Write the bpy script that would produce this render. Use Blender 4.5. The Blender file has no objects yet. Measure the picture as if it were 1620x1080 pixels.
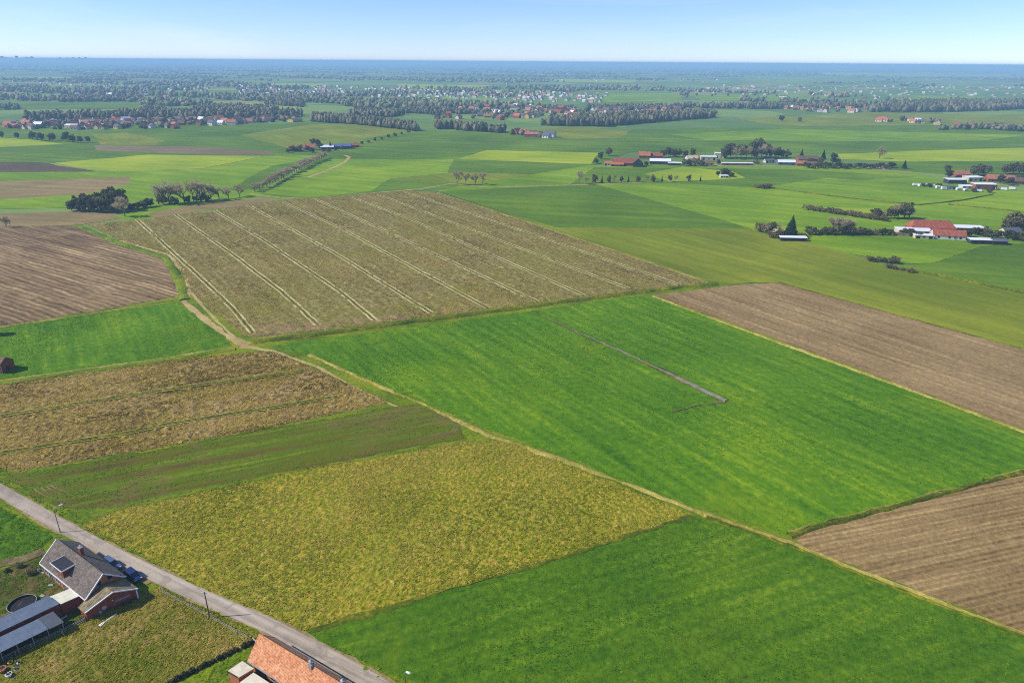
import bpy, math, random
import numpy as np
from mathutils import Vector, Matrix
R = math.radians
random.seed(7); RNG = np.random.default_rng(7)
S = bpy.context.scene
COL = S.collection

# ------------------------------------------------------------------ camera, sky, sun, exposure
F_PX, CAM_H = 1080.0, 110.0                       # focal length in photo pixels, drone height in metres
PITCH, ROLL = math.atan(442.0 / F_PX), R(0.40)
cam = bpy.data.objects.new('camera', bpy.data.cameras.new('camera')); COL.objects.link(cam)
cam.data.sensor_width = 36; cam.data.lens = 24
cam.data.clip_start = 1; cam.data.clip_end = 120000
cam.matrix_world = Matrix.Translation((0, 0, CAM_H)) @ Matrix.Rotation(math.pi/2 - PITCH, 4, 'X') @ Matrix.Rotation(ROLL, 4, 'Z')
S.camera = cam

SUN_EL = R(40); SUN_FROM = Vector((-1.0, -0.12, 0)).normalized()      # horizontal direction towards the sun
w = bpy.data.worlds.new('World'); S.world = w; w.use_nodes = True
nt = w.node_tree
bg = nt.nodes['Background']
sky = nt.nodes.new('ShaderNodeTexSky'); sky.sky_type = 'NISHITA'; sky.sun_disc = False
sky.sun_elevation = SUN_EL
sky.sun_rotation = math.atan2(SUN_FROM.x, SUN_FROM.y)
sky.altitude = 300; sky.air_density = 0.8; sky.dust_density = 0.0; sky.ozone_density = 6.0
tint = nt.nodes.new('ShaderNodeMix'); tint.data_type = 'RGBA'; tint.blend_type = 'MULTIPLY'; tint.inputs['Factor'].default_value = 1
tint.inputs['B'].default_value = (0.97, 0.99, 1.22, 1); nt.links.new(sky.outputs[0], tint.inputs['A'])
tcw = nt.nodes.new('ShaderNodeTexCoord'); mpw = nt.nodes.new('ShaderNodeMapping'); mpw.inputs['Scale'].default_value = (1.2, 2.0, 9.0); nt.links.new(tcw.outputs['Generated'], mpw.inputs['Vector'])
cir = nt.nodes.new('ShaderNodeTexNoise'); cir.inputs['Scale'].default_value = 1.6; cir.inputs['Detail'].default_value = 7; cir.inputs['Roughness'].default_value = 0.62; cir.inputs['Distortion'].default_value = 0.7; nt.links.new(mpw.outputs[0], cir.inputs['Vector'])
crp = nt.nodes.new('ShaderNodeValToRGB'); crp.color_ramp.elements[0].position = 0.48; crp.color_ramp.elements[1].position = 0.80; crp.color_ramp.elements[1].color = (0.34, 0.34, 0.34, 1); nt.links.new(cir.outputs['Fac'], crp.inputs['Fac'])
wsp = nt.nodes.new('ShaderNodeMix'); wsp.data_type = 'RGBA'; wsp.inputs['B'].default_value = (6.6, 7.1, 7.4, 1); nt.links.new(crp.outputs['Color'], wsp.inputs['Factor']); nt.links.new(tint.outputs['Result'], wsp.inputs['A'])     # thin cirrus
nt.links.new(wsp.outputs['Result'], bg.inputs[0]); bg.inputs[1].default_value = 0.13

sun = bpy.data.objects.new('sun', bpy.data.lights.new('sun', 'SUN')); COL.objects.link(sun)
sun.data.energy = 4.6; sun.data.angle = R(0.53); sun.data.color = (1.0, 0.96, 0.90)
to_sun = Vector((SUN_FROM.x*math.cos(SUN_EL), SUN_FROM.y*math.cos(SUN_EL), math.sin(SUN_EL)))
sun.rotation_euler = to_sun.to_track_quat('Z', 'Y').to_euler(); sun.location = (0, 0, 300)

vs = S.view_settings
vs.view_transform = 'Standard'; vs.look = 'None'; vs.exposure = 0.12; vs.gamma = 1.0; vs.use_curve_mapping = False
S.render.engine = 'CYCLES'
S.cycles.use_denoising = False; S.cycles.filter_width = 1.0
S.cycles.max_bounces = 4; S.cycles.diffuse_bounces = 2; S.cycles.volume_bounces = 1

# ------------------------------------------------------------------ helpers
def G(x, y, z=0.0):
    """photo pixel -> point on the horizontal plane at height z"""
    u, v = x - 810.0, y - 540.0
    c, s = math.cos(ROLL), math.sin(ROLL)
    ur, vr = u*c + v*s, -u*s + v*c
    cp, sp = math.cos(PITCH), math.sin(PITCH)
    t = (CAM_H - z) / (F_PX*sp + vr*cp)
    return Vector((ur*t, (F_PX*cp - vr*sp)*t, z))
def ang(p, q):
    a, b = G(*p), G(*q); return math.atan2(b.y - a.y, b.x - a.x)

def vnoise(x, y, seed=0):
    xi, yi = np.floor(x).astype(np.int64), np.floor(y).astype(np.int64)
    fx, fy = x - xi, y - yi
    fx, fy = fx*fx*(3-2*fx), fy*fy*(3-2*fy)
    def h(a, b):
        n = (a*374761393 + b*668265263 + seed*982451653) & 0x7fffffff
        n = ((n ^ (n >> 13)) * 1274126177) & 0x7fffffff
        return ((n ^ (n >> 16)) & 0xffff) / 65535.0
    return (h(xi, yi)*(1-fx) + h(xi+1, yi)*fx)*(1-fy) + (h(xi, yi+1)*(1-fx) + h(xi+1, yi+1)*fx)*fy

def tag(o, label=None, cat=None, group=None, kind=None):
    if label: o['label'] = label
    if cat: o['category'] = cat
    if group: o['group'] = group
    if kind: o['kind'] = kind
    return o
def link(name, data, mat=None, parent=None, loc=None):
    o = bpy.data.objects.new(name, data); COL.objects.link(o)
    if mat is not None and data is not None and not data.materials: data.materials.append(mat)
    if parent is not None: o.parent = parent
    if loc is not None: o.location = loc
    return o
def empty(name, loc, rz, label, cat, group=None):
    o = bpy.data.objects.new(name, None); COL.objects.link(o)
    o.empty_display_size = 0.5; o.location = loc; o.rotation_euler = (0, 0, rz)
    return tag(o, label, cat, group)
ORD = ['first', 'second', 'third', 'fourth', 'fifth', 'sixth', 'seventh', 'eighth', 'ninth', 'tenth', 'eleventh', 'twelfth', 'thirteenth', 'fourteenth', 'fifteenth', 'sixteenth', 'seventeenth', 'eighteenth', 'nineteenth']
def ordinal(i):
    if i < 19: return ORD[i]
    t = {2: 'twent', 3: 'thirt', 4: 'fort', 5: 'fift'}[(i+1)//10]; r = (i+1) % 10
    return t + 'ieth' if r == 0 else t + 'y-' + ORD[r-1]
def copy_tree(o, parent=None):
    c = o.copy(); COL.objects.link(c); c.parent = parent
    for ch in o.children: copy_tree(ch, c)
    return c

class MB:
    """collects faces; build() links them as one mesh object"""
    def __init__(s): s.v = []; s.f = []
    def face(s, *p):
        n = len(s.v); s.v += [tuple(q) for q in p]; s.f.append(tuple(range(n, n+len(p)))); return s
    def box(s, x0, x1, y0, y1, z0, z1):
        n = len(s.v)
        s.v += [(x, y, z) for z in (z0, z1) for x, y in ((x0, y0), (x1, y0), (x1, y1), (x0, y1))]
        s.f += [tuple(n+i for i in q) for q in ((3, 2, 1, 0), (4, 5, 6, 7), (0, 1, 5, 4), (1, 2, 6, 5), (2, 3, 7, 6), (3, 0, 4, 7))]
        return s
    def hull(s, bot, top):
        """prism between two rings with the same number of corners"""
        n, k = len(s.v), len(bot); s.v += [tuple(p) for p in bot] + [tuple(p) for p in top]
        s.f.append(tuple(n+i for i in reversed(range(k)))); s.f.append(tuple(n+k+i for i in range(k)))
        for i in range(k): j = (i+1) % k; s.f.append((n+i, n+j, n+k+j, n+k+i))
        return s
    def tube(s, p, q, r0, r1, k=6):
        p, q = Vector(p), Vector(q); d = (q-p).normalized()
        a = d.orthogonal().normalized(); b = d.cross(a)
        ring = lambda c, r: [c + (a*math.cos(t) + b*math.sin(t))*r for t in [2*math.pi*i/k for i in range(k)]]
        return s.hull(ring(p, r0), ring(q, r1))
    def cyl(s, c, r, h, k=16, axis='Z', r2=None):
        d = {'X': Vector((1, 0, 0)), 'Y': Vector((0, 1, 0)), 'Z': Vector((0, 0, 1))}[axis]
        return s.tube(Vector(c), Vector(c) + d*h, r, r if r2 is None else r2, k)
    def mesh(s, name):
        m = bpy.data.meshes.new(name); m.from_pydata(s.v, [], s.f); m.validate(); m.update(); return m
    def build(s, name, mat, parent=None, loc=None, bevel=0, smooth=False):
        m = s.mesh(name)
        if bevel:
            import bmesh
            bm = bmesh.new(); bm.from_mesh(m); bmesh.ops.remove_doubles(bm, verts=bm.verts, dist=1e-4)
            bmesh.ops.recalc_face_normals(bm, faces=bm.faces)
            bmesh.ops.bevel(bm, geom=bm.edges[:], offset=bevel, segments=2, affect='EDGES', profile=0.6); bm.to_mesh(m); bm.free()
        if smooth: m.shade_smooth()
        return link(name, m, mat, parent, loc)

# ------------------------------------------------------------------ materials
class NT:
    def __init__(s, name, rough=0.9, spec=0.2):
        s.m = bpy.data.materials.new(name); s.m.use_nodes = True; s.t = s.m.node_tree
        s.b = s.t.nodes['Principled BSDF']; s.b.inputs['Roughness'].default_value = rough
        s.b.inputs['Specular IOR Level'].default_value = spec
        s._pos = None
    def n(s, kind, **kw):
        q = s.t.nodes.new(kind)
        for k, v in kw.items(): setattr(q, k, v)
        return q
    def l(s, a, b): s.t.links.new(a, b)
    def pos(s, rot=0, sc=(1, 1, 1)):
        if s._pos is None: s._pos = s.n('ShaderNodeNewGeometry').outputs['Position']
        mp = s.n('ShaderNodeVectorRotate', rotation_type='Z_AXIS'); mp.inputs['Angle'].default_value = -rot; s.l(s._pos, mp.inputs['Vector'])
        v = s.n('ShaderNodeVectorMath', operation='MULTIPLY'); s.l(mp.outputs[0], v.inputs[0]); v.inputs[1].default_value = sc
        return v.outputs[0]
    def noise(s, vec, scale, detail=3, rough=0.55, dist=0.0):
        q = s.n('ShaderNodeTexNoise'); q.inputs['Scale'].default_value = scale; q.inputs['Detail'].default_value = detail
        q.inputs['Roughness'].default_value = rough; q.inputs['Distortion'].default_value = dist
        s.l(vec, q.inputs['Vector']); return q.outputs['Fac']
    def math(s, op, a, b=0.0):
        q = s.n('ShaderNodeMath', operation=op)
        for i, x in enumerate((a, b)):
            if isinstance(x, (int, float)): q.inputs[i].default_value = x
            else: s.l(x, q.inputs[i])
        return q.outputs[0]
    def ramp(s, fac, stops, interp='LINEAR'):
        q = s.n('ShaderNodeValToRGB'); q.color_ramp.interpolation = interp
        e = q.color_ramp.elements
        while len(e) < len(stops): e.new(0.5)
        for el, (p, c) in zip(e, stops): el.position = p; el.color = (*c, 1) if len(c) == 3 else c
        s.l(fac, q.inputs['Fac']); return q.outputs['Color']
    def mix(s, fac, a, b, mode='MIX'):
        q = s.n('ShaderNodeMix', data_type='RGBA', blend_type=mode)
        for sock, x in ((q.inputs['Factor'], fac), (q.inputs['A'], a), (q.inputs['B'], b)):
            if isinstance(x, (int, float)): sock.default_value = x
            elif isinstance(x, tuple): sock.default_value = (*x, 1)
            else: s.l(x, sock)
        return q.outputs['Result']
    def bump(s, h, strength=0.5, dist=0.1):
        q = s.n('ShaderNodeBump'); q.inputs['Strength'].default_value = strength; q.inputs['Distance'].default_value = dist
        s.l(h, q.inputs['Height']); s.l(q.outputs[0], s.b.inputs['Normal'])
    def out(s, col): s.l(col, s.b.inputs['Base Color']); return s.m

def srgb(r, g, b):
    f = lambda c: (c/255/12.92) if c <= 10 else ((c/255+0.055)/1.055)**2.4
    return (f(r), f(g), f(b))

def crop(r, g, b):
    brown = r > g*1.03; r, g, b = srgb(r, g, b)
    return (r*0.96, g*0.925, b*0.62) if brown else (r*1.05, g*0.95, b*0.22)
def field_mat(name, stops, big=0.02, fine=0.9, wb=0.5, wf=0.35, streak=None, furrow=None, patch=None, bump=0.4, bdist=0.25, detail=5):
    """stops: (pos, sRGB) colours of the crop; streak/furrow: (angle, scale across, scale along, weight)"""
    m = NT(name, 0.95, 0.1); p = m.pos()
    nb = m.noise(p, big, 4, 0.55, 0.6); nf = m.noise(p, fine, detail, 0.65)
    val = m.math('ADD', m.math('MULTIPLY', nb, wb), m.math('MULTIPLY', nf, wf)); tot = wb + wf
    h = nf
    if streak:
        a, sa, sl, ws = streak
        ns = m.noise(m.pos(a, (sl, sa, 1)), 1.0, 4, 0.6)
        val = m.math('ADD', val, m.math('MULTIPLY', ns, ws)); tot += ws
        h = m.math('ADD', h, m.math('MULTIPLY', ns, 0.6))
    if furrow:
        a, freq, jig, ws = furrow
        q = m.pos(a, (1, 1, 1)); sx = m.n('ShaderNodeSeparateXYZ'); m.l(q, sx.inputs[0])
        ph = m.math('ADD', m.math('MULTIPLY', sx.outputs[1], freq*2*math.pi), m.math('MULTIPLY', m.noise(p, 0.06, 2), jig))
        wv = m.math('ADD', m.math('MULTIPLY', m.math('SINE', ph), 0.5), 0.5)
        brk = m.noise(m.pos(a, (0.03, 0.5, 1)), 1.0, 3, 0.6)
        wv = m.math('MULTIPLY', wv, brk)
        val = m.math('ADD', val, m.math('MULTIPLY', wv, ws)); tot += ws*0.6
        h = m.math('ADD', h, m.math('MULTIPLY', wv, 1.2))
    val = m.math('DIVIDE', val, tot)
    val = m.math('ADD', m.math('MULTIPLY', m.math('SUBTRACT', val, 0.5), 2.5), 0.5)
    col = m.ramp(val, [(q, crop(*c)) for q, c in stops])
    if patch:
        for (c, sc, lo, hi, amt) in patch:
            f = m.ramp(m.noise(p, sc, 5, 0.65, 0.8), [(lo, (0, 0, 0)), (hi, (amt, amt, amt))])
            col = m.mix(f, col, crop(*c))
    m.bump(h, bump, bdist)
    return m.out(col)
def plain(name, c, rough=0.7, spec=0.3, vary=0.12, scale=2.0, metal=0.0, bump=0.0):
    m = NT(name, rough, spec); c = srgb(*c); m.b.inputs['Metallic'].default_value = metal
    tc = m.n('ShaderNodeTexCoord').outputs['Object']
    nz = m.noise(tc, scale, 4, 0.6)
    lo, hi = tuple(x*(1-2*vary) for x in c), tuple(min(1, x*(1+2*vary)) for x in c)
    if bump: m.bump(nz, bump, 0.05)
    return m.out(m.ramp(nz, [(0.25, lo), (0.75, hi)]))

# ------------------------------------------------------------------ ground and fields (structure)
RD = ang((0, 776), (590, 1080))                    # direction of the lane
A_J = ang((1030, 468), (1620, 684)); A_H = ang((277, 340), (503, 515)); A_D = ang((0, 660), (483, 585)); A_B = ang((200, 800), (735, 697))
A_G = ang((60, 380), (260, 430)); A_K = A_J; A_L = ang((1265, 858), (1620, 790))

# base sheet out to the horizon: patchwork of far fields
def ground_mat():
    m = NT('far_farmland', 0.95, 0.1)
    q = m.pos(R(-28), (1/190, 1/330, 0.0))
    wob = m.n('ShaderNodeVectorMath', operation='ADD')
    nz = m.n('ShaderNodeTexNoise'); nz.inputs['Scale'].default_value = 0.8; m.l(q, nz.inputs['Vector'])
    sc = m.n('ShaderNodeVectorMath', operation='SCALE'); sc.inputs['Scale'].default_value = 0.35; m.l(nz.outputs['Color'], sc.inputs[0])
    m.l(q, wob.inputs[0]); m.l(sc.outputs[0], wob.inputs[1])
    v = m.n('ShaderNodeTexVoronoi', voronoi_dimensions='2D', distance='CHEBYCHEV'); v.inputs['Scale'].default_value = 1.0; v.inputs['Randomness'].default_value = 0.75
    m.l(wob.outputs[0], v.inputs['Vector'])
    sep = m.n('ShaderNodeSeparateColor'); m.l(v.outputs['Color'], sep.inputs[0])
    cells = [(0.0, (88, 124, 50)), (0.2, (116, 148, 56)), (0.36, (84, 118, 54)), (0.5, (136, 160, 70)), (0.62, (100, 134, 52)), (0.72, (164, 156, 96)), (0.80, (108, 142, 58)), (0.9, (168, 146, 110)), (0.95, (98, 130, 54))]
    col = m.ramp(sep.outputs[0], [(p, srgb(*c)) for p, c in cells], 'CONSTANT')
    p = m.pos()
    n2 = m.noise(p, 0.012, 5, 0.6)
    col = m.mix(0.35, col, m.ramp(n2, [(0.3, srgb(66, 104, 40)), (0.7, srgb(128, 140, 70))]))
    n3 = m.noise(m.pos(R(-28), (0.004, 0.06, 1)), 1.0, 3)
    col = m.mix(0.18, col, m.ramp(n3, [(0.35, srgb(60, 96, 36)), (0.65, srgb(140, 150, 80))]))
    return m.out(col)
mb = MB(); k = 96; RG = 40000
mb.face(*[(RG*math.cos(2*math.pi*i/k), RG*math.sin(2*math.pi*i/k), -0.06) for i in range(k)])
tag(mb.build('ground', ground_mat()), kind='structure')

def densify(pts, step, jit, seed, closed=True):
    out = []; n = len(pts)
    for i in range(n if closed else n-1):
        a, b = pts[i], pts[(i+1) % n]; L = (b-a).length; k = max(1, min(220, int(L/step)))
        nrm = Vector((-(b-a).y, (b-a).x, 0)).normalized()
        for j in range(k):
            p = a.lerp(b, j/k)
            s_ = (vnoise(np.array([p.x*0.45/jit**0.5]), np.array([p.y*0.45/jit**0.5]), seed)[0]-0.5)*2*jit + random.uniform(-.3, .3)*jit if jit else 0
            out.append(p + nrm*s_)
    if not closed: out.append(pts[-1])
    return out
def inside(px, py, poly):
    c = np.zeros(px.shape, bool); n = len(poly)
    for i in range(n):
        x0, y0, x1, y1 = poly[i][0], poly[i][1], poly[i-1][0], poly[i-1][1]
        if y0 == y1: continue
        c ^= ((y0 > py) != (y1 > py)) & (px < (x1-x0)*(py-y0)/(y1-y0)+x0)
    return c
def edge_dist(px, py, poly):
    d = np.full(px.shape, 1e9)
    for i in range(len(poly)):
        ax, ay, bx, by = poly[i-1][0], poly[i-1][1], poly[i][0], poly[i][1]
        dx, dy = bx-ax, by-ay; t = np.clip(((px-ax)*dx+(py-ay)*dy)/(dx*dx+dy*dy+1e-9), 0, 1)
        d = np.minimum(d, np.hypot(px-ax-t*dx, py-ay-t*dy))
    return d
LAYER = [0.0]; POLY = {}
def field(name, px, mat, label, cat='field', jit=0.8, relief=None, lift=None, seed=1):
    """a field sheet; relief = (grid step, height, clump size, direction, stretch) raises real clumps on it"""
    LAYER[0] += 0.004 if LAYER[0] < 0.14 else 0.0015
    z = LAYER[0] if lift is None else lift
    far = min(p[1] for p in px) < 260
    raw = [G(*p) for p in px]; POLY[label] = (raw, z)
    pts = densify(raw, 2.2 if not far else 20, jit if not far else jit*3, seed)
    vs_ = [(p.x, p.y, z) for p in pts]; fs = [tuple(range(len(vs_)))]
    ar = sum(vs_[i-1][0]*vs_[i][1]-vs_[i][0]*vs_[i-1][1] for i in range(len(vs_)))
    if ar < 0: fs = [fs[0][::-1]]
    if relief:
        st, hh, size, a, stretch = relief
        xs = [p.x for p in raw]; ys = [p.y for p in raw]
        # only where the camera could plausibly look
        gx, gy = np.meshgrid(np.arange(max(min(xs), -330), min(max(xs), 330), st), np.arange(min(ys), max(ys), st))
        jx = gx + (RNG.random(gx.shape)-0.5)*st*0.7; jy = gy + (RNG.random(gx.shape)-0.5)*st*0.7
        ins = inside(jx, jy, raw); ed = np.where(ins, edge_dist(jx, jy, raw), 0)
        c, s_ = math.cos(a), math.sin(a)
        al, ac = (jx*c+jy*s_)/(size*stretch), (-jx*s_+jy*c)/size
        nz = 0.6*vnoise(al, ac, seed) + 0.4*vnoise(al*2.3, ac*2.3, seed+5)
        nz = np.clip((nz-0.35)/0.4, 0, 1)**1.3
        patchy = 0.35 + 0.65*vnoise(jx*0.05, jy*0.05, seed+9)
        zz = z + 0.004 + hh*nz*patchy*np.clip(ed/1.5, 0, 1)
        cell = ins[:-1, :-1] & ins[1:, :-1] & ins[:-1, 1:] & ins[1:, 1:]
        idx = -np.ones(gx.shape, int); use = np.zeros(gx.shape, bool)
        for q in (np.s_[:-1, :-1], np.s_[1:, :-1], np.s_[:-1, 1:], np.s_[1:, 1:]): use[q] |= cell
        n0 = len(vs_); idx[use] = np.arange(use.sum()) + n0
        vs_ += list(zip(jx[use].tolist(), jy[use].tolist(), zz[use].tolist()))
        fs += np.stack([idx[:-1, :-1][cell], idx[:-1, 1:][cell], idx[1:, 1:][cell], idx[1:, :-1][cell]], 1).tolist()
    m = bpy.data.meshes.new(name); m.from_pydata(vs_, [], fs); m.update()
    o = link(name, m, mat)
    return tag(o, label, cat, kind='structure')
def strip(name, px, width, mat, label=None, cat=None, z=None, jit=0.3, seed=3, kind='structure', crown=0.0, parent=None, wnoise=0.0, w0=1.0, w1=1.0):
    """ribbon along a pixel line on the ground; crown > 0 gives it a raised, rounded section"""
    if z is None: LAYER[0] += 0.002; z = LAYER[0]
    near = max(p[1] for p in px) > 330
    pts = densify([G(*p) for p in px], 2.0 if near else 8.0, jit, seed, False)
    mbx = MB(); prev = None
    prof = [(-1, 0), (-0.55, 0.7), (0, 1), (0.55, 0.7), (1, 0)] if crown else [(-1, 0), (0, 0), (1, 0)]
    vs_, fs = [], []
    for i, p in enumerate(pts):
        d = (pts[min(i+1, len(pts)-1)] - pts[max(i-1, 0)]).normalized(); nn = Vector((-d.y, d.x, 0))
        fr = i/max(1, len(pts)-1)
        wv = width*(w0 + (w1-w0)*fr)*(1 + wnoise*(2*vnoise(np.array([i*0.31]), np.array([seed*7.7]), seed)[0]-1))
        hv = crown*(0.55+0.9*vnoise(np.array([i*0.45]), np.array([seed*3.1]), seed+2)[0])
        for a, b in prof:
            q = p + nn*(a*wv*0.5*(1+0.25*(random.random()-0.5)*(1 if wnoise else 0))); vs_.append((q.x, q.y, z + hv*b))
    k = len(prof)
    for i in range(len(pts)-1):
        for j in range(k-1): fs.append((i*k+j, (i+1)*k+j, (i+1)*k+j+1, i*k+j+1)[::-1])
    m = bpy.data.meshes.new(name); m.from_pydata(vs_, [], fs); m.update()
    o = link(name, m, mat, parent)
    if parent is None: tag(o, label, cat, kind=kind)
    return o

# --- field materials
M = {}
M['lush'] = field_mat('lush_crop', [(0.08, (46, 92, 14)), (0.38, (74, 120, 22)), (0.6, (94, 136, 30)), (0.92, (140, 166, 54))], 0.018, 0.45, 0.3, 0.5, (A_J, 0.35, 0.025, 0.5), patch=[((58, 104, 20), 0.012, 0.5, 0.7, 0.4), ((146, 162, 48), 0.022, 0.56, 0.76, 0.5)], bump=0.7, bdist=0.3)
M['dark_grass'] = field_mat('dark_grass', [(0.06, (38, 78, 14)), (0.38, (66, 106, 26)), (0.6, (84, 122, 34)), (0.92, (124, 150, 58))], 0.025, 0.6, 0.28, 0.6, (A_B, 0.35, 0.025, 0.45), patch=[((52, 90, 22), 0.016, 0.5, 0.7, 0.35), ((112, 134, 42), 0.03, 0.6, 0.78, 0.4)], bump=0.8, bdist=0.3)
M['rough'] = field_mat('rough_stubble_grass', [(0.03, (74, 90, 22)), (0.33, (108, 124, 36)), (0.52, (144, 142, 52)), (0.72, (180, 160, 78)), (0.95, (214, 190, 120))], 0.03, 1.15, 0.3, 0.95, None, patch=[((96, 120, 32), 0.03, 0.5, 0.7, 0.6), ((198, 152, 84), 0.6, 0.55, 0.66, 0.55)], bump=0.9, bdist=0.3)
M['striped'] = field_mat('striped_regrowth', [(0.15, (98, 82, 52)), (0.4, (96, 100, 46)), (0.58, (86, 110, 36)), (0.85, (120, 134, 56))], 0.03, 0.7, 0.2, 0.25, (A_B, 0.4, 0.016, 0.75), patch=[((118, 96, 68), 0.03, 0.5, 0.64, 0.65)], bump=0.6)
M['clumpy'] = field_mat('clumpy_stubble', [(0.1, (84, 70, 46)), (0.35, (124, 104, 66)), (0.55, (154, 132, 78)), (0.72, (176, 154, 88)), (0.95, (210, 190, 124))], 0.03, 0.95, 0.2, 0.9, (A_D, 0.25, 0.06, 0.15), patch=[((168, 140, 116), 0.03, 0.5, 0.66, 0.6), ((150, 148, 56), 0.05, 0.55, 0.72, 0.6)], bump=1.0, bdist=0.5)
M['drill'] = field_mat('drilled_stubble', [(0.05, (78, 66, 36)), (0.36, (120, 108, 66)), (0.6, (146, 134, 88)), (0.92, (198, 182, 134))], 0.02, 0.42, 0.2, 0.9, (A_H, 0.5, 0.06, 0.35), patch=[((108, 112, 48), 0.02, 0.45, 0.68, 0.6), ((164, 140, 116), 0.035, 0.58, 0.78, 0.5)], bump=0.9, bdist=0.4)
M['plough'] = field_mat('ploughed_soil', [(0.1, (86, 66, 48)), (0.4, (126, 104, 82)), (0.6, (150, 126, 102)), (0.9, (212, 186, 156))], 0.012, 0.35, 0.45, 0.3, (A_G, 0.22, 0.012, 0.65), furrow=(A_G, 0.30, 9.0, 0.32), patch=[((188, 162, 138), 0.02, 0.55, 0.72, 0.6)], bump=0.7, bdist=0.4)
M['tilled'] = field_mat('tilled_soil', [(0.06, (100, 82, 62)), (0.38, (138, 114, 88)), (0.6, (156, 132, 104)), (0.92, (200, 176, 142))], 0.02, 0.6, 0.3, 0.45, (A_K, 0.35, 0.012, 0.5), patch=[((172, 146, 118), 0.02, 0.54, 0.74, 0.5)], bump=0.7, bdist=0.3)
M['furrow'] = field_mat('furrowed_soil', [(0.05, (84, 66, 46)), (0.35, (136, 112, 82)), (0.6, (160, 134, 102)), (0.92, (204, 180, 142))], 0.02, 0.8, 0.25, 0.45, (A_L, 0.75, 0.02, 0.6), furrow=(A_L, 0.72, 7.0, 0.16), patch=[((178, 150, 120), 0.03, 0.56, 0.74, 0.5)], bump=0.8, bdist=0.3)
M['olive'] = field_mat('olive_pasture', [(0.15, (94, 110, 42)), (0.5, (118, 132, 58)), (0.85, (144, 154, 76))], 0.01, 0.35, 0.5, 0.25, (A_J, 0.15, 0.012, 0.4), patch=[((96, 126, 44), 0.006, 0.48, 0.7, 0.6)], bump=0.3)
M['midgreen'] = field_mat('mid_green_crop', [(0.15, (70, 102, 34)), (0.5, (88, 122, 44)), (0.85, (116, 144, 60))], 0.008, 0.2, 0.5, 0.2, (R(-15), 0.08, 0.008, 0.4), bump=0.2)
M['bright'] = field_mat('bright_green_crop', [(0.15, (90, 124, 26)), (0.5, (112, 148, 38)), (0.85, (146, 172, 56))], 0.008, 0.2, 0.5, 0.2, (R(-25), 0.08, 0.01, 0.4), bump=0.2)
M['lime'] = field_mat('yellow_green_crop', [(0.15, (120, 148, 48)), (0.5, (146, 168, 56)), (0.85, (170, 186, 76))], 0.01, 0.2, 0.5, 0.2, (R(-10), 0.08, 0.01, 0.3), bump=0.2)
M['tan'] = field_mat('tan_soil', [(0.15, (118, 104, 74)), (0.5, (142, 124, 92)), (0.85, (168, 150, 114))], 0.01, 0.3, 0.5, 0.3, (R(-8), 0.1, 0.01, 0.4), bump=0.3)
M['umber'] = field_mat('dark_soil', [(0.15, (78, 70, 56)), (0.5, (96, 84, 68)), (0.85, (120, 104, 86))], 0.01, 0.3, 0.5, 0.3, (R(-8), 0.1, 0.01, 0.4), bump=0.3)
M['mauve'] = field_mat('mauve_soil', [(0.15, (112, 98, 82)), (0.5, (132, 116, 98)), (0.85, (150, 134, 112))], 0.01, 0.3, 0.5, 0.3, (R(-8), 0.1, 0.01, 0.4), bump=0.2)
M['drygrass'] = field_mat('dry_grass', [(0.15, (110, 112, 52)), (0.5, (150, 142, 78)), (0.85, (192, 176, 112))], 0.08, 0.9, 0.4, 0.5, None, bump=0.8)
M['bankgrass'] = field_mat('bank_grass', [(0.15, (56, 76, 28)), (0.5, (88, 102, 42)), (0.85, (140, 136, 72))], 0.08, 0.9, 0.4, 0.5, None, bump=0.8)
M['verge'] = field_mat('verge_grass', [(0.15, (66, 92, 20)), (0.5, (98, 124, 34)), (0.85, (142, 150, 60))], 0.05, 0.9, 0.4, 0.4, None, patch=[((150, 136, 74), 0.12, 0.56, 0.72, 0.6)], bump=0.8)
M['sand'] = field_mat('sandy_track', [(0.15, (150, 130, 96)), (0.5, (178, 156, 118)), (0.85, (204, 184, 146))], 0.1, 0.9, 0.5, 0.4, None, bump=0.4)
M['tram'] = field_mat('tramline_track', [(0.1, (150, 144, 104)), (0.5, (194, 186, 148)), (0.9, (220, 212, 178))], 0.1, 0.9, 0.5, 0.4, None, bump=0.3)
M['ridge'] = field_mat('tramline_ridge', [(0.15, (66, 68, 34)), (0.5, (86, 86, 46)), (0.85, (112, 106, 62))], 0.1, 0.9, 0.5, 0.4, None, bump=0.5)
M['mud'] = field_mat('wet_mud', [(0.15, (96, 84, 64)), (0.5, (120, 106, 84)), (0.85, (150, 134, 108))], 0.1, 0.9, 0.5, 0.4, None, bump=0.3)
M['yard'] = field_mat('yard_grass', [(0.15, (62, 64, 30)), (0.4, (88, 84, 46)), (0.65, (108, 96, 62)), (0.9, (140, 120, 84))], 0.06, 1.0, 0.4, 0.4, None, patch=[((74, 104, 32), 0.07, 0.5, 0.62, 0.85)], bump=0.7)
M['lawn'] = field_mat('rough_paddock', [(0.05, (66, 74, 26)), (0.36, (108, 112, 44)), (0.55, (134, 126, 60)), (0.75, (164, 142, 88)), (0.95, (200, 178, 124))], 0.05, 1.5, 0.35, 0.75, None, patch=[((88, 110, 32), 0.045, 0.46, 0.6, 0.85), ((182, 146, 104), 0.06, 0.5, 0.64, 0.8)], bump=1.0, bdist=0.4)

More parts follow.
